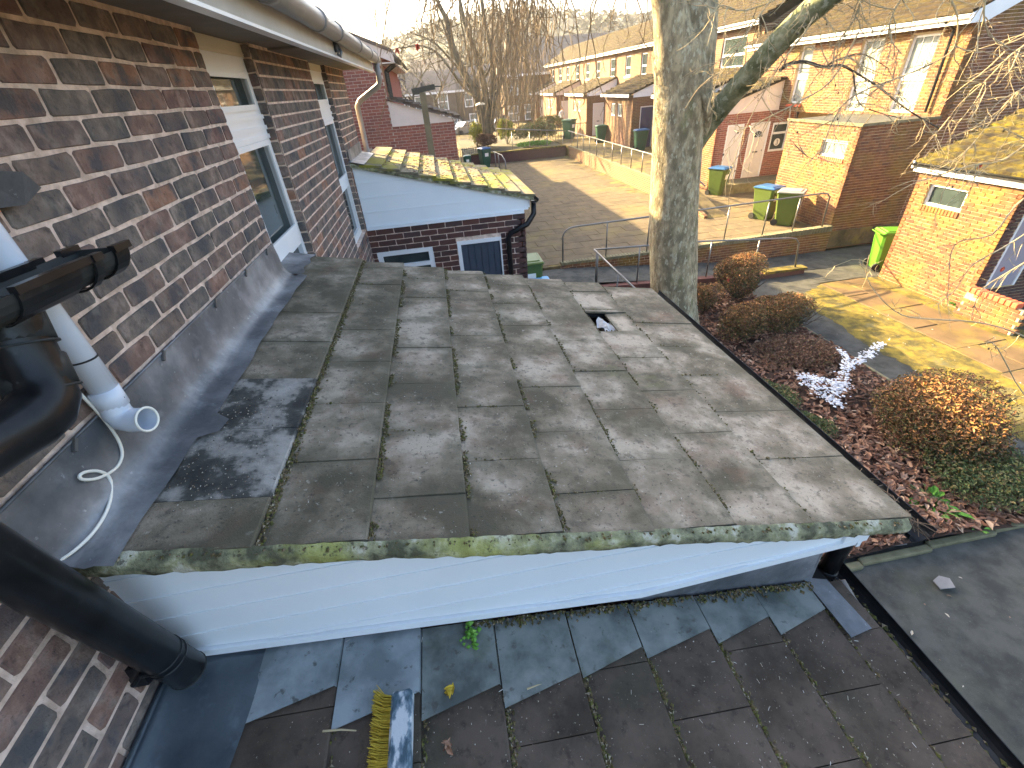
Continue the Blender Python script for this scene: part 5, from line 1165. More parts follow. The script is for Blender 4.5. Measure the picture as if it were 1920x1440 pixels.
make_bin((11.2, 37.4, WZ), 'big dark green bin standing behind the far rail', body='bin_dark', lid='bin_dark', s=1.25, yaw=.6)
make_bin((12.35, 33.4, WZ), 'slim dark green bin beside the tall white door', body='bin_dark', lid='bin_dark', yaw=1.5)
make_bin((4.1, 31.9, PZ), 'dark green bin with blue lid by the planter below the second tree', body='bin_dark', yaw=.3, s=1.1)
make_bin((2.95, 31.6, PZ), 'small dark green bin at the foot of the red gable', body='bin_dark', lid='bin_dark', s=.8)
rb = thing('recycling_box', (2.86, 9.35, PZ), 'pale blue recycling box beyond the end of the next porch', 'box')
q = MB(); q.bbox(2.58, 3.12, 9.1, 9.62, PZ+.02, -3.74, .03); q.build('box_body', M['bin_dark'], rb)
q = MB(); q.bbox(2.55, 3.15, 9.07, 9.65, -3.739, -3.69, .02); q.bbox(2.62, 3.0, 9.2, 9.5, -3.689, -3.66, .02); q.build('lid', M['lid_cyan'], rb)
rb2 = thing('recycling_box', (12.9, 9.95, LZ), 'grey and blue bags of rubbish behind the lime green bin', 'rubbish')
q = MB(); q.bbox(12.75, 13.2, 9.75, 10.3, LZ, -4.0, .06); q.build('bag', M['lid_grey'], rb2); q = MB(); q.bbox(12.7, 13.1, 9.8, 10.15, -3.999, -3.85, .05); q.build('bag', M['lid_blue'], rb2)

# ================================================================== PERSON IN THE DOORWAY
def person(loc):
    t_ = thing('person', loc, 'person in pale blue top and dark trousers standing in a far doorway', 'person')
    J = {'pel':(0,0,.95),'che':(0,0,1.30),'nek':(0,0,1.48),'hed':(0,-.02,1.64),'top':(0,-.01,1.74),'ls':(-.19,0,1.40),'le':(-.24,-.02,1.12),'lh':(-.20,-.14,.90),'rs':(.19,0,1.40),'re':(.25,-.02,1.12),'rh':(.22,-.12,.90),
         'lk':(-.10,-.02,.50),'la':(-.11,.02,.08),'lf':(-.12,-.14,.04),'rk':(.10,0,.50),'ra':(.11,.03,.08),'rf':(.12,-.12,.04),'lp':(-.09,0,.9),'rp':(.09,0,.9)}
    E_ = [('pel','che'),('che','nek'),('nek','hed'),('hed','top'),('che','ls'),('ls','le'),('le','lh'),('che','rs'),('rs','re'),('re','rh'),('pel','lp'),('lp','lk'),('lk','la'),('la','lf'),('pel','rp'),('rp','rk'),('rk','ra'),('ra','rf')]
    Rr = dict(pel=.15,che=.16,nek=.06,hed=.10,top=.07,ls=.075,le=.05,lh=.035,rs=.075,re=.05,rh=.035,lk=.065,la=.05,lf=.04,rk=.065,ra=.05,rf=.04,lp=.1,rp=.1)
    ks = list(J); me = bpy.data.meshes.new('person_body'); me.from_pydata([J[k] for k in ks], [(ks.index(a), ks.index(b_)) for a, b_ in E_], [])
    o = bpy.data.objects.new('body', me); COL.objects.link(o)
    o.modifiers.new('skin', 'SKIN'); 
    for i, k in enumerate(ks): me.skin_vertices[0].data[i].radius = (Rr[k], Rr[k]*.75); me.skin_vertices[0].data[i].use_root = (k == 'pel')
    o.modifiers.new('sub', 'SUBSURF').levels = 1
    bpy.context.view_layer.update(); m2 = bpy.data.meshes.new_from_object(o.evaluated_get(bpy.context.evaluated_depsgraph_get()))
    COL.objects.unlink(o); bpy.data.objects.remove(o)
    for mm in ('cloth_pale', 'cloth_dark', 'skin'): m2.materials.append(M[mm])
    for p in m2.polygons: c = p.center; p.material_index = 1 if c.z < .93 and abs(c.x) < .18 else (2 if c.z > 1.50 or (c.z < 1.0 and abs(c.x) > .17) else 0); p.use_smooth = True
    o = bpy.data.objects.new('body', m2); COL.objects.link(o); o.parent = t_
    q = MB(); q.ico((0, .02, 1.70), .105, jit=.1); hh = bpy.data.objects.new('hair', q.mesh('hair', M['bark_dark'])); COL.objects.link(hh); hh.parent = t_
person((12.55, 44.8, WZ+.05))
# ================================================================== FAR BACKGROUND
sheet('street', [(-60,46,-4.6),(80,46,-4.6),(80,76,-4.6),(-60,76,-4.6)], M['tarmac'])
def far_row(lab, x0, x1, Y, zb, ze, zr_, depth, wins, wall='far_wall', roof='far_roof', doorx=()):
    h = thing('far_house', ((x0+x1)/2, Y, zb), lab, 'house', 'houses across the far street')
    q = MB(); q.box(x0, x1, Y, Y+depth, zb, ze, 0, .5); q.build('wall', M[wall], h)
    q = MB(); q.prism([(x0-.2, Y-.4, ze), (x0-.2, Y+depth/2, zr_), (x0-.2, Y+depth+.4, ze)], (x1-x0+.4, 0, 0)); q.build('roof', M[roof], h)
    q = MB(); q.box(x0, x1, Y-.45, Y-.38, ze-.2, ze+.02, 0, .5); q.build('gutter', M['frame'], h)
    for (x, z, w_, hh) in wins:
        window(h, (x, Y-.02, z), (1, 0, 0), (0, -1, 0), w_, hh, -.04, .12, 'glass_lit', transoms=((hh*.5, .12),))
    for x in doorx: q = MB(); q.box(x, x+1.0, Y-.06, Y-.001, zb, zb+2.1, 0, .5); q.build('door', M['frame'], h)
    return h
far_row('grey brown house across the street left of the second tree, with a white framed bay', -6, 4.5, 66, -4.6, -.1, 2.2, 8, [(-2.6,-1.9,1.3,1.5),(-.6,-1.9,1.1,1.5),(2.2,-2.1,1.3,1.9),(3.2,-4.3,1.2,1.5)], doorx=(1.8,))
far_row('grey brown house across the street right behind the second tree', 4.6, 14, 67, -4.6, -.1, 2.4, 8, [(5.6,-2.0,1.1,1.6),(8.2,-2.0,1.1,1.6),(11,-2.0,1.2,1.6),(6,-4.2,1.5,1.5)])
far_row('brick house across the street with two white windows near the far terrace', 9.6, 17, 60, -4.4, .9, 3.0, 8, [(10.4,-1.1,1.0,1.7),(10.0,-3.6,1.3,1.6),(12.0,-3.6,1.3,1.6)], wall='brick_far')
far_row('pale far house on the slope with a white dormer', -1, 7, 96, -3, 2.9, 4.9, 9, [(.5,1.3,4.2,1.2)], wall='far_wall')
far_row('small far house on the slope among the trees', -22, -9, 100, -2, 3.4, 6.0, 8, [(-14,.5,1.4,1.6)])
far_row('brown far house on the slope right of centre', 16, 34, 92, -3, 3.6, 6.5, 9, [(18,.5,1.4,1.6),(22,.5,1.4,1.6)])
# parked cars
def car(loc, lab, yaw, mt='car_paint'):
    t_ = thing('parked_car', (0, 0, 0), lab, 'car', 'cars parked in the far street')
    q = MB(); pr = [(-2.1,.35),(-2.15,.75),(-1.7,.95),(-1.1,1.0),(-.55,1.42),(.75,1.44),(1.45,1.02),(2.05,.9),(2.15,.5),(2.1,.3)]
    q.prism([(x, -.85, z) for x, z in pr], (0, 1.7, 0)); q.build('body', M[mt], t_)
    q = MB(); q.prism([(-.98,-.86,1.02),(-.50,-.80,1.36),(.70,-.80,1.37),(1.28,-.86,1.03)], (0, 1.72, 0)); q.build('side_window', M['glass'], t_)
    for x in (-1.35, 1.35):
        for y in (-.86, .72): q = MB(); q.tube([(x, y, .33), (x, y+.15, .33)], .33, 14); q.build('wheel', M['rubber'], t_)
    for y in (-.7, .45): q = MB(); q.box(-2.17, -2.1, y, y+.25, .62, .76, 0, .5); q.build('headlight', M['paper'], t_)
    t_.location = loc; t_.rotation_euler = (0, 0, yaw)
car((5.0, 60, -4.58), 'silver blue parked car below the white framed bay', .5)
car((9.0, 60.5, -4.58), 'second silver parked car partly hidden by the second tree', .3)
# wooded hill
def hz(x, y): 
    t = max(0, min(1, (y-88)/160)); t = t*t*(3-2*t)
    return -4.6+t*(20+4.5*math.sin(x*.018+1.2)+2.2*math.sin(x*.05)+.055*max(-60, min(160, x))+(6 if False else 0))
b = MB(); nx, ny = 60, 30
vs = [(-260+560*i/nx, 84+330*j/ny, hz(-260+560*i/nx, 84+330*j/ny)) for j in range(ny+1) for i in range(nx+1)]
b.add(vs, [(j*(nx+1)+i, j*(nx+1)+i+1, (j+1)*(nx+1)+i+1, (j+1)*(nx+1)+i) for j in range(ny) for i in range(nx)]); b.build('hill', M['hill'], kind='structure', smooth=True)
def bare_tree(b, base, H, r0, q, levels=4, spread=.55, n0=5, minr=.004, seg=3, sides=4, col=None):
    """recursive leafless tree drawn into builder b"""
    def go(p, d, L_, r, lv):
        pts = [p]; dd = d.copy()
        for k in range(seg):
            dd = dd+np.array([q.gauss(0, .10), q.gauss(0, .10), q.gauss(.03, .06)]); dd /= np.linalg.norm(dd); pts.append(pts[-1]+dd*L_/seg)
        rr = [r*(1-.5*k/seg) for k in range(seg+1)]
        b.tube(pts, rr, sides if lv > 1 else 3, caps=False, r=col)
        if lv <= 0: return
        for k in range(q.choice((3, 4)) if lv > 1 else 4):
            t = q.uniform(.35, 1.0); i = min(int(t*seg), seg-1); s = pts[i]+(pts[i+1]-pts[i])*(t*seg-i)
            a = q.uniform(0, 6.28); o = np.array([math.cos(a), math.sin(a), .15]); nd = dd*(1-spread)+o*spread*q.uniform(.6, 1.2); nd /= np.linalg.norm(nd)
            go(s, nd, L_*q.uniform(.5, .72), max(minr, r*.48), lv-1)
    base = np.asarray(base, float); go(base, np.array([0, 0, 1.]), H*.42, r0, levels)
b = MB(); q = random.Random(21)
for k in range(260):
    y = 92+230*q.random()**1.3; x = q.uniform(-95, 150)*(.35+y/260)
    if not seen((x, y, hz(x, y)+6), 60): continue
    H = q.uniform(6, 10)*(.8+.2*q.random()); lv = 3 if y < 190 else 2
    bare_tree(b, (x, y, hz(x, y)), H, .16, q, lv, .6, minr=.030+.00022*y, seg=2, sides=3, col=q.random())
b.build('woodland', M['wood_far'], kind='stuff', label='hazy bare woodland on the far hill')
b = MB()   # denser bushes of twig clumps on the hill
for k in range(2600):
    y = 88+240*q.random(); x = q.uniform(-95, 150)*(.35+y/260)
    z = hz(x, y)
    if not seen((x, y, z), 30): continue
    s = q.uniform(1.2, 3.0); c = q.random()
    for i in range(7):
        a = q.uniform(0, 6.28); e = q.uniform(.2, 1.2); p = np.array([x+q.uniform(-s,s), y+q.uniform(-s,s), z+q.uniform(.3,1)*s]); u = np.array([math.cos(a), math.sin(a), q.uniform(-.5,.9)])*s*.5; v = np.cross(u, (math.sin(a), -math.cos(a), .5)); v = v/np.linalg.norm(v)*s*.22
        b.add([p-u, p+v, p+u, p-v*.6], [(0, 1, 2, 3)], 0, c)
b.build('undergrowth', M['wood_far'], kind='stuff', label='scrub covering the far hill')

# ================================================================== PLANTER BUSHES
def shrub(lab, c, rad, n, lsz, mt, seed, name='shrub', low=.55, stems=14, group=None, cat='shrub', flat=1.0):
    q = random.Random(seed); t_ = thing(name, (c[0], c[1], c[2]-rad[2]), lab, cat, group); b = MB(); c = np.asarray(c, float)
    lobes = [(c+np.array([q.uniform(-.45,.45)*rad[0], q.uniform(-.45,.45)*rad[1], q.uniform(-.25,.30)*rad[2]]), q.uniform(.5, .75)) for _ in range(9)]
    for k in range(n):
        lc, ls = q.choice(lobes); v = np.array([q.gauss(0,1), q.gauss(0,1), q.gauss(0,1)]); v /= np.linalg.norm(v)
        if v[2] < -low: v[2] *= -1
        rr = ls*(.62+.42*q.random()**.5); p = lc+v*rr*np.array(rad)
        if p[2] < c[2]-rad[2]*1.0: continue
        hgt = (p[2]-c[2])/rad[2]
        leaf(b, p, lsz*q.uniform(.7, 1.5), q.uniform(0, 6.28), q.uniform(-.9, 1.0), q.uniform(-1.2, 1.2), min(.99, max(0, q.gauss(.40+.28*hgt, .22))) if mt == 'hedge' else q.random(), .3)  # hedge leaves turn orange with height: sunlit tops put into the leaf colour
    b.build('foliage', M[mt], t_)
    b = MB(); base = np.array([c[0], c[1], c[2]-rad[2]])
    for k in range(stems):
        v = np.array([q.gauss(0,1), q.gauss(0,1), abs(q.gauss(.6,.8))]); v /= np.linalg.norm(v); e = c+v*np.array(rad)*1.02
        mid = (base+e)/2+np.array([q.uniform(-.1,.1), q.uniform(-.1,.1), -.05])*rad[0]; b.tube([base+np.array([q.uniform(-.1,.1)*rad[0], q.uniform(-.1,.1)*rad[1], 0]), mid, e], [.012, .008, .003], 4, caps=False)
    b.build('stems', M['bark_dark'], t_); return t_
shrub('yellow green bush right of the second tree', (6.6, 38.5, -2.9), (.7, .7, 1.0), 1700, .16, 'yellowbush', 1)
shrub('dull green scrub in the middle of the planter', (8.6, 37.5, -3.1), (1.8, 1.3, .85), 3200, .16, 'hedge_green', 2)
shrub('bright green ground cover along the planter coping', (7.8, 34.4, -3.55), (1.5, .45, .22), 1400, .11, 'fresh', 3)
shrub('orange brown bush at the foot of the second tree', (4.75, 36.0, -3.25), (.75, .6, .6), 1800, .12, 'hedge_brown', 4)
shrub('pale bronze bush beside the gable end', (4.2, 37.5, -2.9), (.55, .5, .9), 1400, .13, 'yellowbush', 5)
shrub('grey green bush behind the far rail', (10.6, 41, -2.9), (1.2, 1.0, .8), 1600, .15, 'hedge_green', 6)
lamp2 = thing('street_lamp', (4.6, 36, -3.8), 'slim street lamp with pale dish shaped top left of the second tree', 'street lamp')
q = MB(); q.tube([(4.6,36,-3.9),(4.55,36,-1.0)], .05, 7); q.build('post', M['bark_dark'], lamp2)
q = MB(); q.tube([(4.55,36,-1.0),(4.55,36,-.93),(4.55,36,-.85)], [.34,.30,.08], 14); q.build('lamp_shade', M['frame_yel'], lamp2)

# ================================================================== GARDEN BED SHRUBS
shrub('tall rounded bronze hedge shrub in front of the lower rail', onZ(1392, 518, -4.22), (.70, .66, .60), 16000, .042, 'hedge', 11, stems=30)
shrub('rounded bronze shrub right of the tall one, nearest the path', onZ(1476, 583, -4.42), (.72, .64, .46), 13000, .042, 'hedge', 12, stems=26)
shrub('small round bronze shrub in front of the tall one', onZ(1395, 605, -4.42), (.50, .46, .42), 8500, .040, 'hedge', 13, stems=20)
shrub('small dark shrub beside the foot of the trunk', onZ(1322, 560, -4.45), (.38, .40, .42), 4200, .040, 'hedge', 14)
shrub('low mound of dead brown foliage in the middle of the bed', onZ(1470, 665, -4.70), (.95, .55, .20), 9500, .045, 'hedge_brown', 15, stems=40)
shrub('low green brown shrub by the roof edge', onZ(1452, 745, -4.66), (.34, .45, .22), 4200, .038, 'hedge_green', 16)
shrub('second low green shrub by the roof edge, nearer', onZ(1512, 800, -4.70), (.36, .36, .18), 2800, .036, 'hedge_green', 17)
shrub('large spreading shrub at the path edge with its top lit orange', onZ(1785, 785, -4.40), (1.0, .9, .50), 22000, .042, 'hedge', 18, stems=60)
shrub('spreading low shrub merging from the large one towards the kerb', onZ(1850, 880, -4.62), (.75, .6, .26), 8000, .042, 'hedge_green', 19, stems=30)
def weed(lab, c, R_, n, L_, seed, mt='fresh', tilt=(.1, .9)):
    q = random.Random(seed); b = MB(); c = np.asarray(c, float)
    for k in range(n):
        a = q.uniform(0, 6.28); t_ = q.uniform(*tilt); l_ = L_*q.uniform(.6, 1.2); r = q.uniform(.1, 1)*R_
        b.tube([c, c+np.array([r*math.cos(a)*.5, r*math.sin(a)*.5, r*.3+.02]), c+np.array([r*math.cos(a), r*math.sin(a), .02+r*.4])], .003, 3, caps=False)
        leaf(b, c+np.array([(r+l_*.3)*math.cos(a), (r+l_*.3)*math.sin(a), .03+r*.4]), l_, a, q.uniform(-.3, .4), q.uniform(-.4, .4), q.random(), .3)
    return b.build('weed', M[mt], label=lab, cat='plant')
weed('bright green dock plant in the leaves near the kerb', onZ(1745, 955, -4.84), .20, 46, .19, 31)
weed('small green seedling near the kerbstone', onZ(1832, 996, -4.84), .07, 12, .07, 32)
weed('small dark green plant in the middle of the leaf litter', onZ(1568, 800, -4.82), .12, 22, .11, 33, 'ivy')
weed('bright green weed at the foot of the brick store near its bin', onZ(1692, 528, -4.88), .16, 26, .20, 34)
weed('tuft of green weed at the foot of the brick store under its window', onZ(1800, 576, -4.88), .20, 34, .16, 35)
weed('green sprigs beside the black gutter end', onZ(1735, 935, -4.8), .14, 16, .10, 36, 'hedge_green')
# white flowering sprays
def spray(lab, px, seed, z=-4.62, mt='whiteflake', n=520, w=.075):
    q = random.Random(seed); t_ = thing('blossom_spray', tuple(onZ(px[0][0], px[0][1], z)), lab, 'plant')
    P_ = [onZ(x, y, zz) for x, y, zz in px]; b = MB(); b.tube(P_, .006, 4); b.build('stem', M['twig'], t_); b = MB()
    for k in range(n):
        i = q.randrange(len(P_)-1); p = P_[i]+(P_[i+1]-P_[i])*q.random()+np.array([q.gauss(0,w), q.gauss(0,w), abs(q.gauss(0,w*.5))])
        b.ico(p, q.uniform(.009, .022), jit=.6, sq=(1.2, 1.2, .6))
    b.build('blossom', M[mt], t_)
spray('upper white blossom spray reaching over the tarmac path', [(1560,740,-4.6),(1590,690,-4.45),(1620,670,-4.35),(1655,645,-4.25)], 41, n=330, w=.045)
spray('short white blossom twig branching towards the tarmac', [(1575,700,-4.5),(1590,672,-4.4),(1570,655,-4.38)], 42, n=110, w=.03)
spray('middle white blossom spray above the leaf litter', [(1500,706,-4.55),(1535,712,-4.55),(1580,725,-4.55)], 43, n=190, w=.05)
spray('lower white blossom spray above the leaf litter', [(1505,715,-4.6),(1540,735,-4.6),(1585,722,-4.6),(1560,745,-4.62)], 44, n=260, w=.065)
spray('lowest white blossom spray nearest the roof edge', [(1530,738,-4.65),(1560,750,-4.65),(1572,760,-4.66)], 45, n=150, w=.05)
# broken slates
for px, lab, s in (((1768, 1094), 'broken piece of pale slate on the tarmac path', .09), ((1668, 1010), 'broken grey slate lying in the leaves below the gutter end', .15)):
    q = MB(); c = onZ(px[0], px[1], LZ+.03); q.prism([c+np.array(v)*s for v in ((-1,-.6,0),(.7,-.8,.1),(1.1,.3,.15),(.3,.9,.05),(-.9,.5,0))], (0, 0, .012)); q.build('broken_slate', M['bleached'], label=lab, cat='slate')

# ================================================================== TREES
def px3(l): return [onY(x, y, Y) for x, y, Y in l]
TW = random.Random(77)
def twigs(b, P_, n, L_, r, lv=2, down=-.25, jit=.5, balls=None):
    """crooked side shoots with little knuckles, forking again"""
    P_ = [np.asarray(p) for p in P_]
    for k in range(n):
        i = TW.randrange(len(P_)-1); t = TW.random(); s = P_[i]+(P_[i+1]-P_[i])*t; ax = P_[i+1]-P_[i]; ax = ax/np.linalg.norm(ax)
        d = ax*.6+np.array([TW.gauss(0,jit), TW.gauss(0,jit), TW.gauss(down,jit)]); d /= np.linalg.norm(d); l_ = L_*TW.uniform(.4, 1.15)
        pts = [s]; m_ = 5
        for j in range(m_):
            d = d+np.array([TW.gauss(0,.20), TW.gauss(0,.20), TW.gauss(down*.25,.20)]); d /= np.linalg.norm(d); pts.append(pts[-1]+d*l_/m_)
        b.tube(pts, [r*(1-.7*j/m_) for j in range(m_+1)], 4 if lv > 1 else 3, caps=False)
        if balls is not None and TW.random() < .02: balls.append(pts[-1])
        if lv > 0: twigs(b, pts, TW.choice((1, 2, 3)), l_*.55, r*.6, lv-1, down, jit, balls)
tree = thing('plane_tree', (5.55, 8.2, LZ), 'big leaning plane tree with flaking pale bark rising beside the porch roof', 'tree')
# trunk, smooth lofted surface with flared base and uneven bark
def loft(P_, rads, n=28, rough=.03, seed=1, twist=0):
    q = random.Random(seed); b = MB(); P_ = smooth_path([np.asarray(p, float) for p in P_], 6); rr = np.interp(np.linspace(0, 1, len(P_)), np.linspace(0, 1, len(rads)), rads)
    t = [P_[min(i+1, len(P_)-1)]-P_[max(i-1, 0)] for i in range(len(P_))]; u = np.array([1., 0, 0]); vs = []
    ph = [q.uniform(0, 6.28) for _ in range(6)]
    for i, p in enumerate(P_):
        tt = t[i]/np.linalg.norm(t[i]); u = u-tt*np.dot(u, tt); u /= np.linalg.norm(u); w_ = np.cross(tt, u)
        for k in range(n):
            a = 6.2832*k/n; f = 1+rough*(math.sin(2*a+ph[0]+i*.12)+.7*math.sin(3*a+ph[1]-i*.2)+.5*math.sin(5*a+ph[2]+i*.45)+.35*math.sin(8*a+ph[3]-i*.7))+q.uniform(-.012, .012)
            vs.append(p+rr[i]*f*(math.cos(a)*u+math.sin(a)*w_))
    m_ = len(P_)
    b.add(vs, [(i*n+k, i*n+(k+1) % n, (i+1)*n+(k+1) % n, (i+1)*n+k) for i in range(m_-1) for k in range(n)]+[tuple(range((m_-1)*n, m_*n))]); return b
base = onZ(1262, 648, LZ-.05)
tr = [np.array([5.62, 8.2, LZ-.1]), onY(1262, 560, 8.2), onY(1262, 400, 8.2), onY(1270, 280, 8.2), onY(1278, 200, 8.2), onY(1280, 120, 8.2), onY(1280, 60, 8.2)]
loft(tr, [.66, .47, .445, .43, .46, .42, .30], 36, .022, 5).build('trunk', M['bark'], tree, smooth=True)
loft([onY(1276, 190, 8.2), onY(1268, 110, 8.18), onY(1260, 50, 8.15), onY(1252, 0, 8.1), onY(1240, -90, 8.0), onY(1215, -300, 7.8)], [.38, .36, .28, .23, .21, .18], 24, .03, 6).build('limb', M['bark'], tree, smooth=True)
loft([onY(1284, 200, 8.2), onY(1294, 120, 8.2), onY(1304, 60, 8.2), onY(1308, 0, 8.25), onY(1312, -90, 8.3), onY(1330, -300, 8.5)], [.40, .37, .31, .28, .25, .2], 24, .03, 7).build('limb', M['bark'], tree, smooth=True)
limb = px3([(1296, 262, 8.2), (1330, 225, 8.0), (1370, 178, 7.7), (1425, 118, 7.3), (1490, 48, 6.9), (1545, 0, 6.6), (1640, -70, 6.2), (1800, -160, 5.6)])
loft(limb, [.27, .18, .155, .15, .148, .145, .13, .10], 22, .035, 8).build('limb', M['bark_moss'], tree, smooth=True)
loft(px3([(1318, 250, 8.0), (1326, 215, 7.8), (1322, 188, 7.75), (1312, 176, 7.8)]), [.10, .08, .06, .03], 10, .1, 9).build('branch_stub', M['bark'], tree, smooth=True)
mains = [
 [(1462,132,7.1),(1480,120,7.0),(1510,116,6.95),(1545,126,6.9),(1575,122,6.9),(1600,134,6.8),(1650,165,6.7),(1700,205,6.6),(1760,240,6.5)],
 [(1600,134,6.8),(1603,165,6.75),(1612,195,6.7),(1645,210,6.6),(1690,222,6.6)],
 [(1545,126,6.9),(1580,108,6.8),(1620,102,6.8),(1665,128,6.7)],
 [(1990,40,5.6),(1900,100,5.7),(1850,150,5.8),(1800,195,5.9),(1770,235,6.0),(1740,262,6.0)],
 [(1985,110,5.4),(1925,160,5.5),(1890,190,5.6),(1840,250,5.6),(1800,300,5.7)],
 [(1975,330,4.9),(1905,385,5.0),(1860,440,5.0),(1800,452,5.1),(1782,480,5.1),(1779,530,5.1),(1776,562,5.1)],
 [(1972,655,4.5),(1900,622,4.6),(1830,604,4.7),(1740,598,4.8),(1690,590,4.9),(1652,560,4.9),(1625,520,5.0),(1630,478,5.0)],
 [(1972,395,4.8),(1920,440,4.9),(1870,470,4.9),(1820,500,5.0),(1790,545,5.0),(1750,575,5.0)],
 [(1960,470,4.8),(1900,505,4.9),(1840,545,4.9),(1820,600,4.9)],
 [(1975,760,4.2),(1920,740,4.3),(1870,652,4.4),(1845,640,4.4)],
 [(1700,-20,6.2),(1672,30,6.2),(1668,70,6.2),(1690,100,6.2)],
 [(1850,-20,5.8),(1845,40,5.8),(1870,80,5.8),(1900,110,5.8)],
 [(1770,-20,6.0),(1795,30,6.0),(1788,90,6.0),(1745,120,6.0),(1640,165,6.1)],
 [(1620,-20,6.4),(1600,40,6.4),(1570,80,6.5),(1560,120,6.5)],
 [(1540,0,6.6),(1510,60,6.6),(1470,110,6.7),(1440,160,6.8),(1415,205,6.8),(1390,260,6.8),(1372,320,6.8)],
 [(1610,60,6.5),(1560,150,6.5),(1500,190,6.6),(1450,215,6.6),(1410,235,6.7),(1385,240,6.7)],
 [(1500,-20,7.0),(1400,20,7.2),(1355,10,7.3),(1330,30,7.3)],
 [(1460,-20,7.0),(1395,70,7.1),(1372,110,7.1),(1345,140,7.1)],
 [(1700,140,6.4),(1600,180,6.4),(1560,230,6.4),(1530,300,6.4),(1480,260,6.5)],
 [(1950,250,5.2),(1880,300,5.3),(1820,310,5.3),(1760,330,5.4)],
]
balls = []; bt_ = MB(); bd = MB()
for k, l in enumerate(mains):
    P_ = smooth_path(px3(l), 3); r0 = .026 if k == 0 else (.014 if k in (1, 2, 6) else .012); dst = bd if k in (0, 1, 2) else bt_
    if k in (3, 5, 6): r0 = .012
    dst.tube(P_, [r0*(1-.7*i/len(P_)) for i in range(len(P_))], 6, caps=True)
    if k in (5, 6, 7, 8, 9): twigs(bt_, P_, 9, .45, .0060, 1, -.1, .45, balls)
    else: twigs(bt_, P_, 13, .7, .0075, 2, -.12, .45, balls)
lp_ = smooth_path(limb, 3)
twigs(bt_, lp_[6:], 22, 1.0, .008, 2, -.3, .5, balls)
bd.build('branch', M['bark_dark'], tree, smooth=True); bt_.build('twigs', M['twig'], tree)
# hanging shoots from the crown above the frame
bh = MB(); q = random.Random(9)
for k in range(95):
    X = q.gauss(945, 95) if k < 72 else q.uniform(690, 1200); Y = q.uniform(9, 15); y1_ = q.gauss(150, 65) if k < 72 else q.gauss(70, 50)
    x = X; P_ = []; yy = -70
    y1_ = min(y1_, 250)
    if y1_ < 20: continue
    n_ = 7
    for j in range(n_+1):
        P_.append(onY(x, yy+(y1_-yy)*j/n_, Y)); x += q.gauss(0, 9)
    P_[-1] = P_[-1]+np.array([q.uniform(-.1,.1), 0, .12])
    bh.tube(P_, [.013*(1-.55*j/n_) for j in range(n_+1)], 4, caps=False); twigs(bh, P_, 4, .55, .006, 1, -.35, .4, balls)
bh.build('hanging_twigs', M['twig_far'], tree)
bb = MB(); bb.ico((0, 0, 0), .018, jit=.1); bbm = bb.mesh('seed_ball', M['bark_dark'])
for p in balls: inst('seed_ball', bbm, p, tree)
b = MB(); q = random.Random(4)
for k in range(900):
    a = q.uniform(2.9, 5.6); z = LZ+.1+.75*q.random()**1.4; r = .60-.16*min(1, (z-LZ)/.7)
    p = np.array([5.6+r*math.cos(a), 8.2+r*math.sin(a), z]); leaf(b, p, q.uniform(.03, .07), q.uniform(0,6.28), q.uniform(-1,.5), q.uniform(-1,1), q.random(), .3)
b.build('ivy', M['ivy'], tree)
# dead leaves hanging like red and brown rags
q = MB()
for px_, py_, Y in ((745, 96, 6.5), (783, 88, 7), (1365, 525, 8.6), (1880, 505, 4.7), (1838, 312, 5.5)):
    c = onY(px_, py_, Y)
    for k in range(3): leaf(q, c, .06+.01*Y*.4, rnd.uniform(0,6), rnd.uniform(-1.4,-.6), rnd.uniform(-.5,.5), .95, .5)
q.build('dead_leaves', plain('red brown dead leaves', (.42,.09,.05), .7), tree)

t2 = thing('bare_tree', (5.4, 40, -3.8), 'tall many stemmed bare tree rising from the far planter', 'tree')
Y2 = 38.0
stems = [
 ([(914,272),(905,225),(893,180),(872,140),(850,90),(838,40),(820,0),(805,-60)], .36),
 ([(910,262),(912,200),(905,150),(890,95),(872,45),(862,0),(850,-60)], .30),
 ([(916,268),(922,205),(925,140),(918,80),(905,20),(900,-60)], .28),
 ([(893,182),(870,165),(845,130),(818,98),(785,85),(750,92)], .13),
 ([(872,140),(850,118),(820,85),(795,70),(770,62)], .10),
 ([(905,210),(895,160),(880,110),(868,60),(860,10)], .14),
 ([(922,200),(940,150),(950,90),(955,30),(962,-40)], .16),
 ([(925,150),(960,110),(985,60),(1000,0)], .11),
 ([(850,95),(835,60),(822,30),(812,0)], .08), ([(905,150),(930,110),(940,60),(935,0)], .10),
]
for P_, r0 in stems[:3]:
    b = loft(px3([(x, y, Y2) for x, y in P_]), [r0, r0*.8, r0*.62, r0*.45, r0*.25], 12, .03, 3); b.build('trunk', M['bark_far'], t2, smooth=True)
b = MB()
for P_, r0 in stems[3:]:
    Q = smooth_path(px3([(x, y, Y2+rnd.uniform(-1,1)) for x, y in P_]), 3); b.tube(Q, [r0*(1-.75*i/len(Q)) for i in range(len(Q))], 6)
b.build('branches', M['bark_far'], t2, smooth=True)
TW = random.Random(5); b = MB()
for P_, r0 in stems:
    Q = smooth_path(px3([(x, y, Y2) for x, y in P_]), 2); up = [p for p in Q if p[2] > -2.0]
    if len(up) > 2: twigs(b, up, 11, 2.6, .034, 2, .05, .5)
b.build('twigs', M['bark_far'], t2)
b = MB(); q = random.Random(31)   # weeping shoots
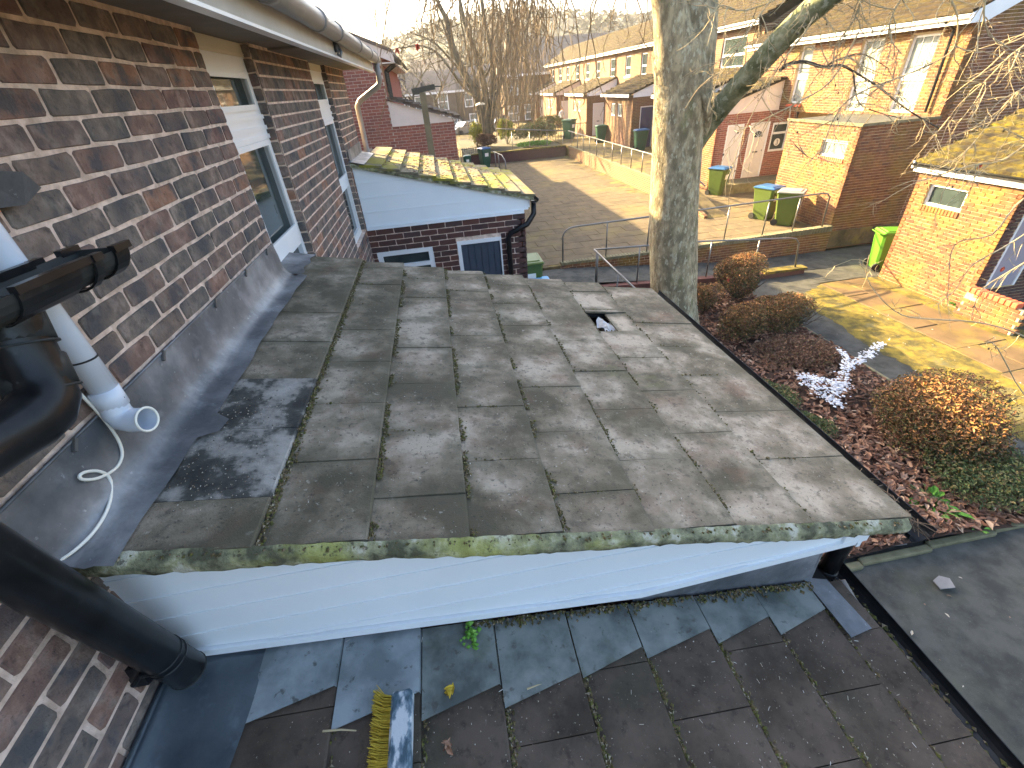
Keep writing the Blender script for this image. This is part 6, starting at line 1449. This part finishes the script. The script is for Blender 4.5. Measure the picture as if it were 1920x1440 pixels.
for k in range(150):
    x = q.gauss(958, 42); y0_, y1_ = q.uniform(-40, 90), q.gauss(205, 35); Y = q.uniform(33, 41); P_ = []
    y1_ = min(y1_, 262)
    for j in range(8): P_.append(onY(x, y0_+(y1_-y0_)*j/7, Y)); x += q.gauss(0, 4)
    b.tube(P_, [.034*(1-.5*j/7) for j in range(8)], 3, caps=False); 
    TW = q; twigs(b, P_, 3, 1.0, .022, 0, -.5, .35)
b.build('weeping_twigs', M['twig_far'], t2)
t3 = [((-7.5, 58), 12, 'tall bare tree left of the street lamp behind the gable verge'), ((-1.0, 62), 13, 'tall bare tree above the house with the white framed bay'), ((1.8, 56), 9.5, 'bare tree directly left of the many stemmed tree'), ((10.5, 84), 14, 'tall bare tree on the skyline right of the many stemmed tree'), ((-14, 80), 14, 'tall hazy bare tree over the eaves corner'), ((-3.5, 52), 9, 'bare tree behind the red gable, left of the lamp'), ((2.0, 74), 11, 'bare tree behind the far grey house'), ((13, 78), 12, 'bare tree behind the far terrace roofs'), ((24, 84), 12, 'bare tree rising over the far terrace ridge'), ((-10, 70), 11, 'bare tree in the haze above the eaves gutter'), ((7.5, 50), 7.5, 'small bare tree beyond the planter')]
for k, ((x, y), H, lab) in enumerate(t3):
    t_ = thing('bare_tree', (x, y, -4.6), lab, 'tree', 'bare trees beyond the plaza'); b = MB(); bare_tree(b, (x, y, -4.6), H, .22, random.Random(50+k), 4, .55, minr=.022, seg=3, sides=5); b.build('branches', M['bark_far'], t_)

# ================================================================== HAZE
b = MB(); b.box(-300, 380, -45, 430, -6.5, 40); hzm = bpy.data.materials.new('haze'); hzm.use_nodes = True; t = hzm.node_tree
for n_ in list(t.nodes):
    if n_.type == 'BSDF_PRINCIPLED': t.nodes.remove(n_)
pv = t.nodes.new('ShaderNodeVolumePrincipled'); pv.inputs['Color'].default_value = (.93, .95, .98, 1); pv.inputs['Density'].default_value = .0005; pv.inputs['Anisotropy'].default_value = .35
t.links.new(pv.outputs[0], t.nodes['Material Output'].inputs['Volume'])
HZ = b.build('haze', hzm, kind='stuff')
